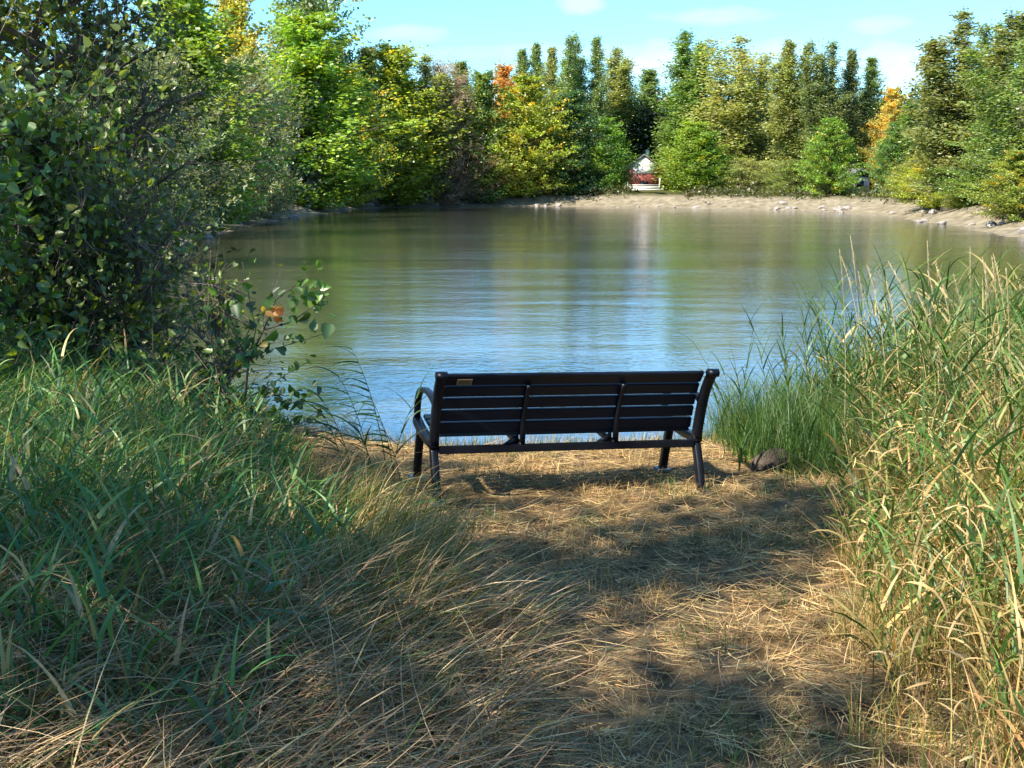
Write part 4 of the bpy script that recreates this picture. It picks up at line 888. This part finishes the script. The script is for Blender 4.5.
# the poplar sapling branch reaching out over the water, with one turning leaf cluster
sap = empty('poplar_sapling', (-2.05, 8.5, hz(-2.05, 8.5))); tag(sap, 'young poplar with big heart shaped leaves, some orange, reaching out over the water', 'sapling')
bk = Acc(); lf = Acc()
def P3(px, py, d): return np.array([at(px, d) + 2.05, d - 8.5, CZ + slope(py) * d - hz(-2.05, 8.5)])
main = [np.array([0, 0, -.05]), P3(236, 430, 8.45), P3(246, 360, 8.4), P3(262, 330, 8.3), P3(290, 322, 8.2), P3(322, 300, 8.1)]
sub = [[P3(246, 360, 8.4), P3(225, 320, 8.5), P3(236, 290, 8.5)], [P3(262, 330, 8.3), P3(275, 300, 8.3), P3(300, 282, 8.2), P3(312, 275, 8.2)], [P3(236, 430, 8.45), P3(270, 412, 8.3), P3(300, 398, 8.2)],
       [P3(246, 360, 8.4), P3(262, 352, 8.4), P3(322, 334, 8.2)], [P3(236, 430, 8.45), P3(205, 330, 8.6), P3(212, 250, 8.7)]]
sub += [[P3(240, 400, 8.4), P3(262, 388, 8.3), P3(284, 374, 8.2), P3(306, 362, 8.2)], [P3(238, 420, 8.45), P3(262, 428, 8.3), P3(296, 424, 8.2), P3(318, 408, 8.15)], [P3(236, 430, 8.45), P3(214, 380, 8.5), P3(204, 300, 8.6), P3(228, 262, 8.6)],
        [P3(236, 430, 8.45), P3(226, 400, 8.5), P3(190, 350, 8.6)], [P3(246, 360, 8.4), P3(254, 330, 8.4), P3(243, 262, 8.45)], [P3(262, 388, 8.3), P3(280, 396, 8.25), P3(322, 392, 8.2)]]
polytube(bk, main, np.linspace(.012, .003, len(main)), (.10, .075, .05), 6)
for s_ in sub: polytube(bk, s_, np.linspace(.006, .002, len(s_)), (.10, .075, .05), 5)
bk.build('trunk', M_BARK, sap)
segs_ = [main[1:]] + sub
pts = []; 
for s_ in segs_:
    s_ = np.array(s_)
    for _ in range(24):
        i0 = rng.integers(len(s_) - 1); f_ = U(0, 1); pts.append(s_[i0] * (1 - f_) + s_[i0 + 1] * f_ + rng.normal(0, .035, 3))
pts = np.array(pts); n = len(pts)
leaves(lf, pts, U(.028, .085, n), pick([(.07, .15, .03), (.12, .23, .035), (.035, .08, .02)], [.35, .3, .35], n), .85, (0, -.5, .4), True)
hub = P3(318, 296, 8.15); q = hub + rng.normal(0, .07, (26, 3)); leaves(lf, q, U(.05, .09, 26), pick([(.09, .20, .03), (.14, .25, .04)], [.5, .5], 26), .85, (0, -.5, .5), True)
q = np.array([P3(237, 310, 8.35), P3(326, 330, 8.1), P3(270, 335, 8.2), P3(252, 345, 8.3)]); leaves(lf, q, .11, pick([(.06, .16, .03)], [1], 4), 1.0, (0, -1.4, .1), True)
lf.build('crown', M_LEAF, sap)
oc = Acc(); q = P3(274, 313, 8.2) + rng.normal(0, .028, (9, 3)); leaves(oc, q, U(.05, .08, 9), pick([(.55, .16, .04), (.55, .28, .08)], [.6, .4], 9), .8, (0, -1, .3), True)
q = np.array([P3(262, 308, 8.2), P3(262, 345, 8.2), P3(238, 362, 8.3)]); leaves(oc, q, .06, pick([(.55, .36, .05)], [1], 3), .8, (0, -1, .3), True)
oo = oc.build('turning_leaves', M_LEAF, sap); oo['label'] = 'orange and red turning leaves'

# trees left of the frame: they throw the dappled shade on the path
def shade_tree(x, y, H, Rc, seed, lab, nb=80, nl=26):
    near_tree('poplar_tree', x, y, H, Rc, 'round', NG, lab, 'trees left of the path', nb=nb, ncl=7, nl=nl, leaf=.11, clump=.3, hb=.35, r0=.14, up=.6)
shade_tree(-5.15, 1.75, 8.8, .95, 1, 'slender poplar left of the path, outside the picture, whose shade falls before the bench', nb=34, nl=18)
shade_tree(-5.8, -1.6, 8.4, 1.3, 4, 'poplar left of the path, outside the picture, level with the viewer', nb=27, nl=20)
shade_tree(-7.6, 2.3, 8.8, 2.1, 2, 'broad poplar left of the path, outside the picture, shading the grass bank', nb=25)
shade_tree(-7.0, -.4, 7.8, 1.8, 3, 'poplar left of the path, outside the picture, second from the viewer', nb=17)
shade_tree(-8.6, 5.9, 8.6, 2.0, 3, 'poplar left of the path, outside the picture, shading the leafy shrubs', nb=18)
